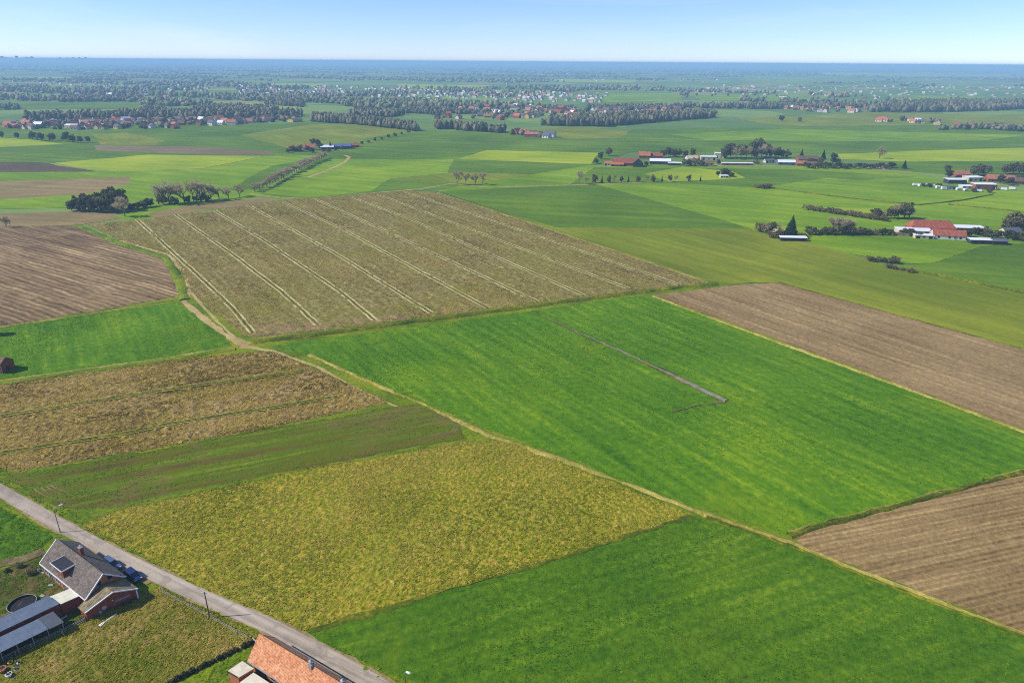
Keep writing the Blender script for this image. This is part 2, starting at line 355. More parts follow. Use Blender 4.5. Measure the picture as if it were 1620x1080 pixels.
# --- far to near, photo pixels
FAR = [([(470, 149), (545, 150), (545, 154), (474, 154)], 'tan', 'pale straw strip in the central village'), ([(625, 133), (775, 135), (770, 141), (640, 141)], 'lime', 'pale field beyond the central village'),
 ([(640, 150), (790, 153), (775, 159), (650, 157)], 'bright', 'green field among the far groves at the centre'), ([(870, 125), (1010, 127), (1000, 131), (880, 130)], 'lime', 'thin pale far strip right of the centre'),
 ([(1170, 121), (1390, 124), (1380, 131), (1190, 130)], 'bright', 'pale green far strip at the right'), ([(1090, 149), (1310, 152), (1300, 160), (1110, 159)], 'bright', 'wide green far field before the right hamlets'),
 ([(940, 148), (1075, 148), (1080, 160), (960, 162)], 'bright', 'green far field behind the long wood'), ([(60, 134), (215, 136), (205, 143), (80, 142)], 'bright', 'green far field at the left'),
 ([(-100, 160), (225, 163), (215, 173), (-100, 174)], 'midgreen', 'wide green far field behind the left village'), ([(340, 163), (480, 166), (470, 173), (380, 172)], 'lime', 'pale far field right of the left village'),
 ([(1290, 115), (1640, 118), (1640, 122), (1320, 121)], 'lime', 'thinnest pale strip under the right horizon'), ([(380, 131), (520, 133), (510, 138), (400, 137)], 'lime', 'pale far strip left of the centre'),
 ([(1400, 150), (1560, 153), (1550, 160), (1420, 159)], 'bright', 'green far field over the right wood'), ([(-60, 121), (120, 122), (110, 127), (-60, 126)], 'lime', 'pale far strip at the left edge'), ([(760, 143), (880, 144), (870, 148), (770, 148)], 'lime', 'short pale far strip at the centre')]
for poly, mt, lb in FAR: field('crop_field', poly, M[mt], lb)
f = field
f('crop_field', [(-300, 200), (480, 195), (690, 207), (500, 245), (-300, 262)], M['midgreen'], 'mid green field between the left village and the farm track')
f('crop_field', [(490, 197), (560, 196), (640, 207), (560, 224), (460, 236), (380, 214)], M['olive'], 'brownish green field under the dark wood strip')
f('crop_field', [(147, 213), (200, 210), (262, 223), (250, 230), (160, 229)], M['olive'], 'tan tinted patch right of the hedge trees')
f('crop_field', [(-300, 214), (0, 218), (60, 222), (100, 228), (0, 233), (-300, 240)], M['lime'], 'yellow green strip at the left edge below the hedge trees')
f('soil_field', [(150, 230), (300, 232), (432, 240), (434, 245), (330, 245), (150, 238)], M['mauve'], 'long thin mauve brown soil strip left of the track farm')
f('crop_field', [(-300, 240), (0, 236), (150, 240), (232, 245), (87, 258), (-300, 262)], M['midgreen'], 'mid green strip above the dark soil at the left edge')
f('crop_field', [(87, 258), (233, 245), (420, 247), (320, 267), (187, 272), (120, 266)], M['lime'], 'broad yellow green field behind the bare poplars')
f('soil_field', [(-300, 258), (0, 257), (62, 257), (110, 265), (160, 272), (0, 272), (-300, 276)], M['umber'], 'dark soil wedge at the left edge')
f('crop_field', [(-300, 274), (160, 272), (320, 268), (420, 247), (515, 246), (398, 308), (330, 322), (-300, 340)], M['bright'], 'green field around the bare poplars and thicket')
f('crop_field', [(430, 262), (505, 250), (400, 305), (360, 300)], M['midgreen'], 'green slope left of the bare hedgerow')
f('soil_field', [(-300, 288), (0, 287), (203, 280), (208, 290), (133, 308), (0, 315), (-300, 322)], M['tan'], 'tan soil field left of the bare poplars')
f('soil_field', [(-300, 345), (0, 338), (167, 334), (190, 345), (120, 357), (-300, 362)], M['tan'], 'pale tan strip behind the ploughed field')
f('crop_field', [(190, 345), (200, 328), (395, 300), (470, 314), (330, 333), (218, 349)], M['bright'], 'green strip in front of the bare poplars')
f('soil_field', [(233, 338), (300, 325), (420, 312), (445, 318), (340, 331), (245, 345)], M['tan'], 'thin tan headland above the tramlined field')
f('crop_field', [(515, 245), (660, 208), (940, 208), (1000, 240), (940, 262), (930, 292), (680, 300), (480, 316), (410, 308)], M['midgreen'], 'big green field right of the bare hedgerow', jit=0.3)
f('crop_field', [(520, 252), (720, 252), (700, 285), (617, 283), (590, 303), (480, 314), (415, 306)], M['bright'], 'brighter green part of the big field by the hedgerow')
f('crop_field', [(770, 238), (948, 242), (935, 260), (723, 252)], M['lime'], 'yellow green rectangle left of the red roofed farm')
f('crop_field', [(617, 283), (727, 272), (905, 279), (840, 290), (770, 294), (707, 288)], M['olive'], 'olive wedge behind the two bare trees')
f('crop_field', [(830, 208), (900, 200), (1010, 210), (1000, 219), (900, 220)], M['olive'], 'tan green strip below the long wood')
f('crop_field', [(1000, 205), (1900, 190), (1900, 232), (1320, 243), (950, 240)], M['midgreen'], 'wide green fields behind the red roofed farm')
f('crop_field', [(1160, 188), (1380, 178), (1560, 182), (1900, 175), (1900, 196), (1500, 198), (1240, 200)], M['olive'], 'olive green fields in front of the right wood')
f('crop_field', [(1060, 213), (1240, 204), (1620, 214), (1560, 222), (1300, 224), (1120, 222)], M['bright'], 'bright green strip behind the lone tree')
f('crop_field', [(1325, 244), (1480, 238), (1620, 234), (1900, 232), (1900, 254), (1620, 255), (1420, 256), (1330, 252)], M['lime'], 'yellow green strip under the lone tree')
f('crop_field', [(1420, 256), (1900, 254), (1900, 275), (1480, 275), (1400, 268)], M['midgreen'], 'dark green field right of the lone tree')
f('crop_field', [(930, 262), (1330, 264), (1450, 275), (1560, 300), (1900, 320), (1900, 300), (1900, 400), (1160, 365), (690, 303), (720, 296)], M['bright'], 'bright green fields between the three right farms')
f('crop_field', [(940, 265), (1260, 268), (1450, 280), (1360, 286), (1308, 282), (1200, 297), (1060, 290), (900, 293)], M['midgreen'], 'mid green field in front of the red roofed farm')
f('crop_field', [(1020, 275), (1080, 264), (1160, 272), (1180, 282), (1060, 288)], M['lime'], 'yellow green patch behind the young tree row')
f('crop_field', [(1060, 327), (1300, 338), (1440, 352), (1290, 372), (1190, 368)], M['bright'], 'bright green field left of the red barn farm')
f('crop_field', [(1310, 328), (1385, 330), (1380, 342), (1345, 344)], M['lime'], 'small yellow green patch beside the scrub')
f('crop_field', [(690, 303), (940, 291), (1150, 350), (1190, 363), (960, 366), (880, 362)], M['midgreen'], 'mid green upper part of the olive pasture')
f('crop_field', [(700, 306), (880, 360), (1180, 362), (1280, 380), (1400, 420), (1620, 465), (1900, 545), (1900, 640), (1620, 554), (1230, 447), (1122, 449)], M['olive'], 'large olive green pasture right of the tramlined field')
f('crop_field', [(1275, 372), (1370, 372), (1500, 380), (1556, 389), (1479, 416), (1424, 418), (1348, 402), (1283, 386)], M['bright'], 'bright green field in front of the red barn farm')
f('crop_field', [(1556, 389), (1620, 385), (1900, 380), (1900, 530), (1620, 463), (1403, 422), (1479, 416)], M['midgreen'], 'dark green field right of the red barn farm')
# large near fields
LAYER[0] = max(LAYER[0], 0.15)
f('meadow', [(-500, 420), (0, 372), (270, 425), (400, 400), (900, 420), (1230, 456), (1900, 645), (1900, 1500), (-500, 1500)], M['verge'], 'grass of the verges and headlands round the near fields', 'meadow', jit=0.0)
f('soil_field', [(-300, 375), (-60, 362), (0, 357), (120, 358), (180, 386), (255, 409), (282, 440), (281, 470), (0, 517), (-300, 568)], M['plough'], 'dark brown ploughed field at the left with diagonal furrows', relief=(1.6, 0.35, 2.2, A_G, 6), seed=11)
f('crop_field', [(-200, 557), (0, 520), (280, 478), (300, 493), (345, 527), (368, 548), (350, 556), (0, 602), (-200, 634)], M['lush'], 'lush green crop field below the ploughed field', relief=(1.2, 0.12, 2.2, A_D, 3), seed=12)
H_FIELD = f('stubble_field', [(135, 354), (215, 349), (330, 335), (430, 318), (640, 302), (690, 304), (1122, 447), (1000, 461), (770, 489), (490, 526), (405, 534), (385, 530), (335, 492), (303, 462), (272, 404), (190, 381)], M['drill'], 'big olive brown stubble field with pale double tramlines', relief=(1.3, 0.35, 1.8, A_H, 3), seed=13)
f('crop_field', [(425, 548), (840, 493), (1000, 469), (1032, 470), (1620, 686), (1706, 718), (1620, 744), (1500, 778), (1290, 834), (1245, 848), (1110, 806), (820, 696), (735, 664), (620, 616), (490, 562)], M['lush'], 'very large lush green crop field in the middle', relief=(1.1, 0.14, 2.4, A_J, 3.5), seed=14)
f('soil_field', [(1035, 467), (1150, 453), (1230, 447), (1620, 553), (1850, 618), (1850, 765), (1620, 679)], M['tilled'], 'long brown tilled field at the right', relief=(1.4, 0.22, 1.6, A_K, 2.5), seed=15)
f('soil_field', [(1258, 850), (1292, 836), (1620, 750), (1900, 674), (1900, 1110), (1620, 1001), (1420, 922), (1268, 866)], M['furrow'], 'brown furrowed field at the bottom right edge', relief=(0.8, 0.20, 1.0, A_L, 4), seed=16)
f('headland', [(398, 528), (392, 516), (430, 510), (470, 512), (520, 504), (600, 500), (690, 491), (780, 482), (770, 488), (490, 525), (405, 533)], M['tilled'], 'pale worn headland along the lower edge of the tramlined field', 'headland', jit=1.4, lift=None, relief=(1.2, 0.3, 1.6, A_H, 3), seed=33)
D_FIELD = f('stubble_field', [(-150, 630), (0, 608), (340, 563), (430, 556), (480, 576), (560, 612), (618, 637), (430, 676), (250, 710), (40, 746), (0, 742), (-150, 770)], M['clumpy'], 'yellow brown clumpy stubble field at the left', relief=(0.6, 0.55, 1.3, A_D, 1.2), seed=17)
f('crop_field', [(-60, 758), (20, 750), (250, 711), (610, 645), (660, 640), (725, 668), (738, 695), (460, 746), (200, 802), (115, 808), (60, 792)], M['striped'], 'dark green strip with brown streaks along it', relief=(0.8, 0.25, 1.5, A_B, 6), seed=18)
f('verge', [(-150, 690), (20, 748), (60, 792), (115, 808), (130, 822), (190, 855), (300, 915), (440, 985), (480, 998), (520, 1020), (660, 1080), (640, 1100), (420, 990), (190, 872), (0, 772), (-150, 690)], M['verge'], 'grass verge on the field side of the lane', 'verge', relief=(0.6, 0.35, 1.2, RD, 1.5), seed=19)
f('stubble_field', [(128, 826), (200, 803), (460, 747), (735, 698), (775, 696), (825, 706), (960, 760), (1096, 815), (900, 878), (740, 924), (490, 997), (462, 1002), (300, 924), (135, 838)], M['rough'], 'rough yellow green field beside the lane', relief=(0.5, 0.28, 0.9, R(20), 1.0), seed=20)
f('crop_field', [(470, 1003), (740, 926), (900, 880), (1098, 818), (1245, 860), (1420, 930), (1620, 1006), (1900, 1120), (1900, 1350), (900, 1350), (640, 1085), (560, 1040)], M['dark_grass'], 'dark green crop field at the bottom right', relief=(0.7, 0.12, 1.5, R(20), 2.0), seed=21)
f('crop_field', [(-200, 700), (0, 800), (88, 846), (60, 872), (0, 897), (-200, 960)], M['dark_grass'], 'green paddock at the left below the lane', relief=(0.7, 0.25, 1.4, R(20), 1.5), seed=22)
f('verge', [(-200, 690), (0, 790), (100, 846), (92, 856), (0, 808), (-200, 712)], M['verge'], 'grass verge on the house side of the lane', 'verge', relief=(0.6, 0.2, 1.0, RD, 1.5), seed=23)
f('yard', [(-200, 975), (0, 903), (66, 878), (110, 880), (140, 960), (110, 1000), (0, 1050), (-200, 1140)], M['yard'], 'worn grass yard beside the grey roofed house', 'yard', relief=(0.7, 0.25, 1.3, 0, 1), seed=24)
f('paddock', [(-200, 1150), (0, 1052), (135, 982), (212, 944), (250, 930), (330, 972), (402, 1012), (385, 1026), (280, 1076), (100, 1170), (-200, 1300)], M['lawn'], 'rough tan and green paddock between the two houses', 'paddock', relief=(0.42, 0.32, 0.8, R(30), 1.0), seed=25)
f('verge', [(240, 922), (300, 948), (420, 1008), (404, 1014), (330, 974), (250, 934)], M['verge'], 'grass strip between lane and white fence', 'verge', relief=(0.5, 0.3, 1.0, RD, 1.5), seed=26)
f('garden', [(402, 1014), (430, 1012), (600, 1090), (640, 1200), (60, 1200), (285, 1078)], M['verge'], 'green garden around the orange roofed house', 'garden', relief=(0.6, 0.25, 1.0, 0, 1), seed=27)

# --- tramlines, tracks, banks and ditches
def tramline(parent, line, gauge=2.3, wd=0.85, mat='tram', z=None):
    """one pair of wheel tracks, a part of its field"""
    pts = densify([G(*p) for p in line], 4, 0.25, 5, False); vs_, fs = [], []
    LAYER[0] += 0.001; z = LAYER[0] + (z or 0.14)
    for side in (-1, 1):
        n0 = len(vs_)
        for i, p in enumerate(pts):
            d = (pts[min(i+1, len(pts)-1)] - pts[max(i-1, 0)]).normalized(); nn = Vector((-d.y, d.x, 0))
            ww = wd*(0.6+0.7*random.random())
            c = p + nn*side*gauge/2
            for e in (-1, 1): q = c + nn*e*ww/2; vs_.append((q.x, q.y, z))
        for i in range(len(pts)-1): b = n0+2*i; fs.append((b, b+1, b+3, b+2))
    m = bpy.data.meshes.new('tramline'); m.from_pydata(vs_, [], fs); m.update()
    o = link('tramline', m, M[mat], parent)
    vs_, fs = [], []
    for i, p in enumerate(pts):
        d = (pts[min(i+1, len(pts)-1)] - pts[max(i-1, 0)]).normalized(); nn = Vector((-d.y, d.x, 0))
        for e, zz in ((-.28, -.05), (0, .12*(.6+.8*random.random())), (.28, -.05)): q = p + nn*e*gauge*.55; vs_.append((q.x, q.y, z + zz))
    for i in range(len(pts)-1):
        for j in range(2): bq = 3*i+j; fs.append((bq, bq+1, bq+4, bq+3))
    m = bpy.data.meshes.new('middle_ridge'); m.from_pydata(vs_, [], fs); m.update(); link('middle_ridge', m, M['ridge' if mat == 'tram' else 'verge'], o)
    return o
for ln in [[(217, 348), (310, 433), (367, 487), (400, 527)], [(278, 340), (367, 402), (447, 463), (503, 515)], [(340, 334), (417, 380), (540, 463), (593, 507)],
           [(396, 327), (540, 407), (683, 496)], [(448, 320), (540, 362), (772, 488)], [(498, 315), (547, 337), (850, 478)], [(556, 312), (657, 351), (924, 468)],
           [(598, 308), (740, 362), (994, 457)], [(640, 304), (780, 350), (1075, 451)]]:
    tramline(H_FIELD, ln)
for ln in [[(0, 660), (133, 638), (270, 617), (484, 587)], [(0, 718), (187, 689), (270, 672), (533, 629)]]:
    tramline(D_FIELD, ln, 1.9, 0.5, 'drygrass', 0.36)
strip('farm_track', [(396, 307), (440, 312), (483, 315), (667, 299), (713, 291), (773, 297), (913, 293), (1073, 287)], 2.6, M['sand'], 'thin sandy track above the tramlined field', 'track')
strip('farm_track', [(545, 246), (553, 249), (545, 257), (518, 270), (487, 281)], 4.0, M['sand'], 'pale bend of track beside the bare hedgerow', 'track')
strip('grass_bank', [(120, 356), (185, 383), (262, 408), (275, 428), (288, 456), (292, 475)], 4.5, M['verge'], 'green bank along the ploughed field', 'bank', crown=0.5, wnoise=0.3)
strip('sandy_track', [(190, 381), (268, 404), (287, 425), (297, 440), (300, 463), (290, 477), (333, 513), (377, 543), (392, 551)], 2.5, M['sand'], 'sandy farm track winding beside the tramlined field', 'track', wnoise=0.4)
strip('sandy_track', [(303, 462), (318, 482), (340, 505), (372, 535), (395, 545)], 1.6, M['sand'], 'second rut of the winding farm track', 'track', wnoise=0.4)
strip('sandy_track', [(385, 548), (430, 556), (500, 580), (545, 604), (600, 632), (640, 648)], 2.6, M['sand'], 'sandy track between stubble and lush crop', 'track', wnoise=0.6, w1=0.15)
strip('sandy_track', [(378, 548), (233, 571), (120, 586), (0, 603), (-150, 625)], 1.8, M['drygrass'], 'narrow dry track under the left green field', 'track', wnoise=0.4)
strip('grass_bank', [(372, 553), (233, 576), (120, 592), (0, 609), (-150, 631)], 2.2, M['verge'], 'low green bank along the clumpy stubble field', 'bank', crown=0.4, wnoise=0.3)
strip('grass_bank', [(400, 541), (470, 534), (620, 514), (770, 494), (900, 477), (1000, 464), (1080, 454), (1135, 450)], 4.6, M['bankgrass'], 'long grassy bank between tramlined field and lush crop', 'bank', crown=0.75, wnoise=0.3)
strip('grass_bank', [(1032, 469), (1180, 524), (1330, 578), (1480, 632), (1620, 684), (1850, 770)], 2.0, M['drygrass'], 'narrow dry bank along the right brown field', 'bank', crown=0.5, wnoise=0.3)
strip('grass_bank', [(1248, 848), (1292, 834), (1400, 806), (1500, 779), (1620, 747), (1850, 684)], 1.8, M['bankgrass'], 'dark grassy bank above the furrowed field', 'bank', crown=0.5, wnoise=0.3)
strip('dry_margin', [(490, 562), (560, 594), (620, 620), (690, 650), (735, 671), (775, 690), (880, 725), (1000, 770), (1110, 812)], 1.7, M['drygrass'], 'dry yellow margin between rough field and lush crop', 'margin', crown=0.5, wnoise=0.8)
strip('dry_margin', [(1110, 812), (1180, 836), (1250, 859), (1330, 892), (1420, 928), (1520, 966), (1620, 1005), (1850, 1098)], 1.7, M['drygrass'], 'dry yellow margin along the furrowed field', 'margin', crown=0.5, wnoise=0.8)
strip('grass_bank', [(1403, 422), (1480, 436), (1560, 452), (1620, 464), (1850, 528)], 1.8, M['bankgrass'], 'hedge bank below the right dark green field', 'bank', crown=1.0, wnoise=0.3)
strip('dry_margin', [(1246, 844), (1290, 831), (1400, 803), (1500, 776), (1620, 744), (1850, 681)], 0.9, M['drygrass'], 'thin line of pale tufts above the furrowed field', 'margin', crown=0.4, wnoise=0.8, jit=0.5)
strip('grass_bank', [(1118, 818), (1250, 864), (1330, 897), (1420, 933), (1520, 971), (1620, 1010), (1850, 1103)], 1.0, M['bankgrass'], 'dark grass edge below the dry margin of the furrowed field', 'bank', crown=0.35, wnoise=0.8, jit=0.4)
strip('grass_bank', [(1092, 817), (1000, 847), (900, 880), (820, 902), (740, 926), (600, 966), (490, 999)], 1.3, M['bankgrass'], 'ragged grass edge between rough field and dark crop', 'bank', crown=0.12, wnoise=0.9, jit=0.6)
strip('grass_bank', [(130, 826), (200, 803), (460, 747), (600, 722), (735, 698), (775, 697)], 1.6, M['verge'], 'ragged green edge between streaked strip and rough field', 'bank', crown=0.12, wnoise=0.9, jit=0.6)
strip('grass_bank', [(45, 746), (250, 711), (430, 677), (610, 646)], 1.6, M['verge'], 'ragged green edge under the clumpy stubble field', 'bank', crown=0.12, wnoise=0.9, jit=0.6)
strip('grass_bank', [(1232, 447), (1330, 474), (1480, 515), (1620, 553), (1850, 618)], 1.2, M['bankgrass'], 'ragged grass edge above the right brown field', 'bank', crown=0.12, wnoise=0.9, jit=0.6)
strip('grass_bank', [(0, 518), (140, 498), (280, 475)], 1.4, M['drygrass'], 'ragged dry edge between ploughed field and green crop', 'bank', crown=0.12, wnoise=0.9, jit=0.6)
strip('grass_bank', [(692, 305), (820, 347), (960, 393), (1120, 447)], 1.6, M['drygrass'], 'ragged dry edge right of the tramlined field', 'bank', crown=0.12, wnoise=0.9, jit=0.6)
for ln, lb in [([(1215, 297), (1316, 311), (1400, 320), (1452, 325), (1520, 318), (1571, 308)], 'thin dark drain across the bright fields on the right'), ([(1500, 324), (1560, 330), (1640, 339)], 'thin dark drain at the right edge below the white barns')]:
    strip('grass_bank', ln, 1.8, M['bankgrass'], lb, 'bank', crown=0.8, wnoise=0.4)
strip('worn_track', [(372, 384), (400, 372), (433, 366), (480, 364), (515, 362), (560, 360)], 1.4, M['sand'], 'faint pale worn track crossing the tramlined field', 'track', z=LAYER[0]+0.20, wnoise=0.7, jit=1.2)
for i in range(0, 8, 2):
    ln = [(50+i*4.5, 764-i*.6), (56+i*4.2, 774-i*.9), (70+i*3.6, 784-i*1.5), (92+i*2.6, 792-i*2.1), (126+i*1.2, 799-i*2.7)]
    strip('turning_mark', ln[1:], 0.3, M['mud'], f'{ordinal(i//2)} curved tyre mark from outside at the near end of the streaked strip', 'tyre mark', z=LAYER[0]+0.02+i*0.004, wnoise=0.8, jit=0.3, w1=0.4)
for i in range(3):
    ln = [(640+i*6, 662+i*1.5), (690-i*2, 654+i*3), (716-i*3, 662+i*2.4), (729-i*4, 676), (722-i*4, 686-i*1.5), (680, 694-i*2)]
    strip('turning_mark', ln, 0.35, M['mud'], f'{ordinal(i)} looping tyre mark from outside at the far end of the streaked strip', 'tyre mark', z=LAYER[0]+0.02+i*0.004, wnoise=0.8, jit=0.3)
wm = NT('ditch_water', 0.55, 0.2); wm.out(wm.ramp(wm.noise(wm.pos(), 0.3), [(0.3, srgb(110, 102, 84)), (0.7, srgb(160, 150, 126))])); M['water'] = wm.m
strip('ditch_edge', [(843, 492), (875, 508), (905, 523), (975, 553), (1050, 588), (1105, 615), (1146, 636)], 2.4, M['bankgrass'], 'wet grassy edge of the field drain', 'ditch', z=0.30, crown=0.10, wnoise=0.5, w0=0.5, w1=1.5)
strip('ditch_edge', [(1146, 636), (1100, 643), (1062, 652)], 1.0, M['mud'], 'muddy spur of the field drain', 'ditch', z=0.40, wnoise=0.9, jit=0.5, w1=0.3)
strip('ditch_water', [(868, 505), (905, 523), (975, 553), (1050, 588), (1105, 615), (1132, 628), (1148, 635)], 1.15, M['water'], 'narrow shining water in the field drain', 'ditch', z=0.435, wnoise=0.5, jit=0.5, w0=0.1, w1=1.7)

# --- the lane
def lane_mat():
    m = NT('worn_asphalt', 0.85, 0.3); p = m.pos()
    st = m.noise(m.pos(RD, (0.02, 0.9, 1)), 1.0, 4, 0.6); nf = m.noise(p, 3.0, 5, 0.7); nb = m.noise(p, 0.15, 3)
    v = m.math('ADD', m.math('MULTIPLY', st, 0.5), m.math('ADD', m.math('MULTIPLY', nf, 0.25), m.math('MULTIPLY', nb, 0.25)))
    m.bump(nf, 0.3, 0.02)
    v = m.math('ADD', m.math('MULTIPLY', m.math('SUBTRACT', v, 0.5), 1.5), 0.5)
    patch_ = m.ramp(m.noise(p, 0.22, 4, 0.6, 1.2), [(0.56, (0, 0, 0)), (0.60, (0.5, 0.5, 0.5))])
    col = m.mix(patch_, m.ramp(v, [(0.25, srgb(122, 108, 90)), (0.5, srgb(168, 152, 130)), (0.75, srgb(200, 184, 158))]), srgb(138, 126, 110))
    return m.out(col)
    return m.out(m.ramp(v, [(0.3, srgb(146, 132, 112)), (0.5, srgb(170, 154, 132)), (0.7, srgb(190, 174, 148))]))
M['lane'] = lane_mat(); M['shoulder'] = field_mat('gravel_shoulder', [(0.15, (128, 108, 84)), (0.5, (152, 134, 106)), (0.85, (180, 162, 132))], 0.1, 1.2, 0.4, 0.5, None, bump=0.4)
LANE = [(-170, 690), (0, 776), (96, 832), (190, 882), (300, 936), (430, 992), (520, 1040), (590, 1080), (700, 1150)]
strip('lane_shoulder', LANE, 4.2, M['shoulder'], 'gravel shoulder of the lane', 'shoulder', z=0.285, jit=0.2, wnoise=0.15)
strip('lane', LANE, 3.5, M['lane'], 'narrow pale asphalt lane beside the houses', 'road', z=0.30, jit=0.05)
field('forecourt', [(128, 862), (150, 866), (196, 892), (248, 918), (232, 926), (205, 915), (165, 890), (130, 872)], M['shoulder'], 'gravel forecourt between the grey roofed house and the lane', 'forecourt', jit=0.2, lift=0.292)
strip('sandy_track', [(-150, 925), (0, 893), (40, 884), (70, 872)], 2.6, M['mud'], 'muddy path left of the grey roofed house', 'path', z=0.29, wnoise=0.4)

# ------------------------------------------------------------------ building materials
def brick_mat(name, c, c2):
    m = NT(name, 0.85, 0.2); tc = m.n('ShaderNodeTexCoord').outputs['Object']
    nz = m.noise(tc, 1.2, 5, 0.65); nf = m.noise(tc, 14, 2, 0.5)
    v = m.math('ADD', m.math('MULTIPLY', nz, 0.6), m.math('MULTIPLY', nf, 0.4))
    sx = m.n('ShaderNodeSeparateXYZ'); m.l(tc, sx.inputs[0])
    cr = m.math('SINE', m.math('MULTIPLY', sx.outputs[2], 2*math.pi/0.15))
    m.bump(m.math('ADD', nf, m.math('MULTIPLY', cr, 0.4)), 0.5, 0.02)
    return m.out(m.ramp(v, [(0.3, srgb(*c)), (0.7, srgb(*c2))]))
def tile_mat(name, c, c2, c3, pitch=0.28):
    """rows of roof tiles: relief across and down the slope, blotchy colour"""
    m = NT(name, 0.8, 0.25); tc = m.n('ShaderNodeTexCoord').outputs['Object']
    sx = m.n('ShaderNodeSeparateXYZ'); m.l(tc, sx.inputs[0])
    wx = m.math('SINE', m.math('MULTIPLY', sx.outputs[0], 2*math.pi/pitch)); wz = m.math('FRACT', m.math('MULTIPLY', sx.outputs[2], 1/0.25))
    cell = m.n('ShaderNodeTexWhiteNoise', noise_dimensions='3D')
    sn = m.n('ShaderNodeVectorMath', operation='SNAP'); m.l(tc, sn.inputs[0]); sn.inputs[1].default_value = (pitch, 50, 0.25); m.l(sn.outputs[0], cell.inputs['Vector'])
    nb = m.noise(tc, 0.5, 5, 0.7)
    v = m.math('ADD', m.math('MULTIPLY', nb, 0.65), m.math('MULTIPLY', cell.outputs['Value'], 0.35))
    m.bump(m.math('ADD', wx, m.math('MULTIPLY', wz, -1.5)), 0.6, 0.03)
    return m.out(m.ramp(v, [(0.25, srgb(*c)), (0.5, srgb(*c2)), (0.78, srgb(*c3))]))
def sheet_mat(name, c, c2, axis=0, pitch=0.33, metal=0.0):
    m = NT(name, 0.55, 0.4); m.b.inputs['Metallic'].default_value = metal
    tc = m.n('ShaderNodeTexCoord').outputs['Object']
    sx = m.n('ShaderNodeSeparateXYZ'); m.l(tc, sx.inputs[0])
    wv = m.math('SINE', m.math('MULTIPLY', sx.outputs[axis], 2*math.pi/pitch))
    m.bump(wv, 0.16, 0.02)
    return m.out(m.ramp(m.noise(tc, 0.7, 5, 0.65), [(0.3, srgb(*c)), (0.7, srgb(*c2))]))
M['brick'] = brick_mat('red_brick', (120, 58, 40), (160, 86, 58)); M['brick2'] = brick_mat('orange_brick', (158, 92, 56), (190, 122, 80))
M['slate'] = tile_mat('grey_brown_tiles', (84, 74, 64), (108, 97, 85), (134, 122, 108), 0.3)
M['moss'] = tile_mat('mossy_tiles', (92, 84, 64), (126, 112, 84), (164, 144, 100), 0.3)
M['terracotta'] = tile_mat('terracotta_tiles', (178, 106, 66), (206, 138, 92), (226, 172, 130), 0.3)
M['felt'] = plain('dark_roof_felt', (52, 54, 58), 0.8, 0.2, 0.12)
M['blue_sheet'] = sheet_mat('blue_grey_sheet', (88, 100, 114), (108, 120, 134), 1, 0.9, 0.0); M['grey_sheet'] = sheet_mat('grey_sheet', (74, 78, 84), (92, 96, 100), 1, 0.5)
M['cream_sheet'] = sheet_mat('cream_sheet', (206, 200, 168), (232, 226, 196), 1, 0.9)
M['white'] = plain('white_trim', (226, 224, 222), 0.6, 0.3, 0.05); M['cream'] = plain('cream_felt', (212, 200, 172), 0.8, 0.2, 0.1, 0.8)
M['glass'] = plain('window_glass', (34, 40, 48), 0.12, 0.6, 0.05); M['darkwood'] = plain('dark_wood', (64, 52, 44), 0.8, 0.2); M['rail'] = plain('weathered_rail', (158, 150, 134), 0.8, 0.2, 0.12)
M['steel'] = plain('galvanised_steel', (158, 160, 160), 0.5, 0.4, 0.08); M['black'] = plain('black_rubber', (26, 26, 28), 0.7, 0.3, 0.1); M['pole'] = plain('pole_wood', (112, 92, 78), 0.85, 0.2, 0.15)
M['carblue'] = plain('dark_blue_paint', (34, 48, 92), 0.25, 0.6, 0.04); M['cargrey'] = plain('slate_blue_paint', (84, 98, 122), 0.25, 0.6, 0.04); M['lampw'] = plain('lamp_white', (232, 232, 228), 0.4, 0.4, 0.02)
M['concrete'] = plain('concrete', (150, 146, 138), 0.9, 0.2, 0.12)
M['roof_orange'] = plain('orange_tiles', (176, 112, 80), 0.85, 0.2, 0.18, 0.6); M['roof_red'] = plain('red_tiles', (156, 88, 66), 0.85, 0.2, 0.18, 0.6); M['roof_brown'] = plain('brown_tiles', (120, 92, 76), 0.85, 0.2, 0.15, 0.6)
M['roof_grey'] = plain('grey_tiles', (96, 98, 106), 0.8, 0.2, 0.12, 0.6); M['roof_white'] = plain('white_sheet_roof', (228, 228, 226), 0.6, 0.3, 0.06, 0.4); M['roof_blue'] = plain('blue_sheet_roof', (88, 100, 150), 0.5, 0.4, 0.1, 0.4)
M['wall_white'] = plain('white_render', (206, 200, 188), 0.85, 0.2, 0.08, 0.5); M['wall_cream'] = plain('cream_render', (206, 186, 146), 0.85, 0.2, 0.08, 0.5); M['wall_brick'] = plain('far_brick', (150, 92, 68), 0.85, 0.2, 0.12, 0.5); M['wall_dark'] = plain('dark_cladding', (62, 66, 62), 0.85, 0.2, 0.12, 0.5); M['wall_yellow'] = plain('yellow_render', (214, 178, 92), 0.85, 0.2, 0.08, 0.5)
FB = {'brick': (M['brick'], 'brick'), 'white': (M['wall_white'], 'white')}

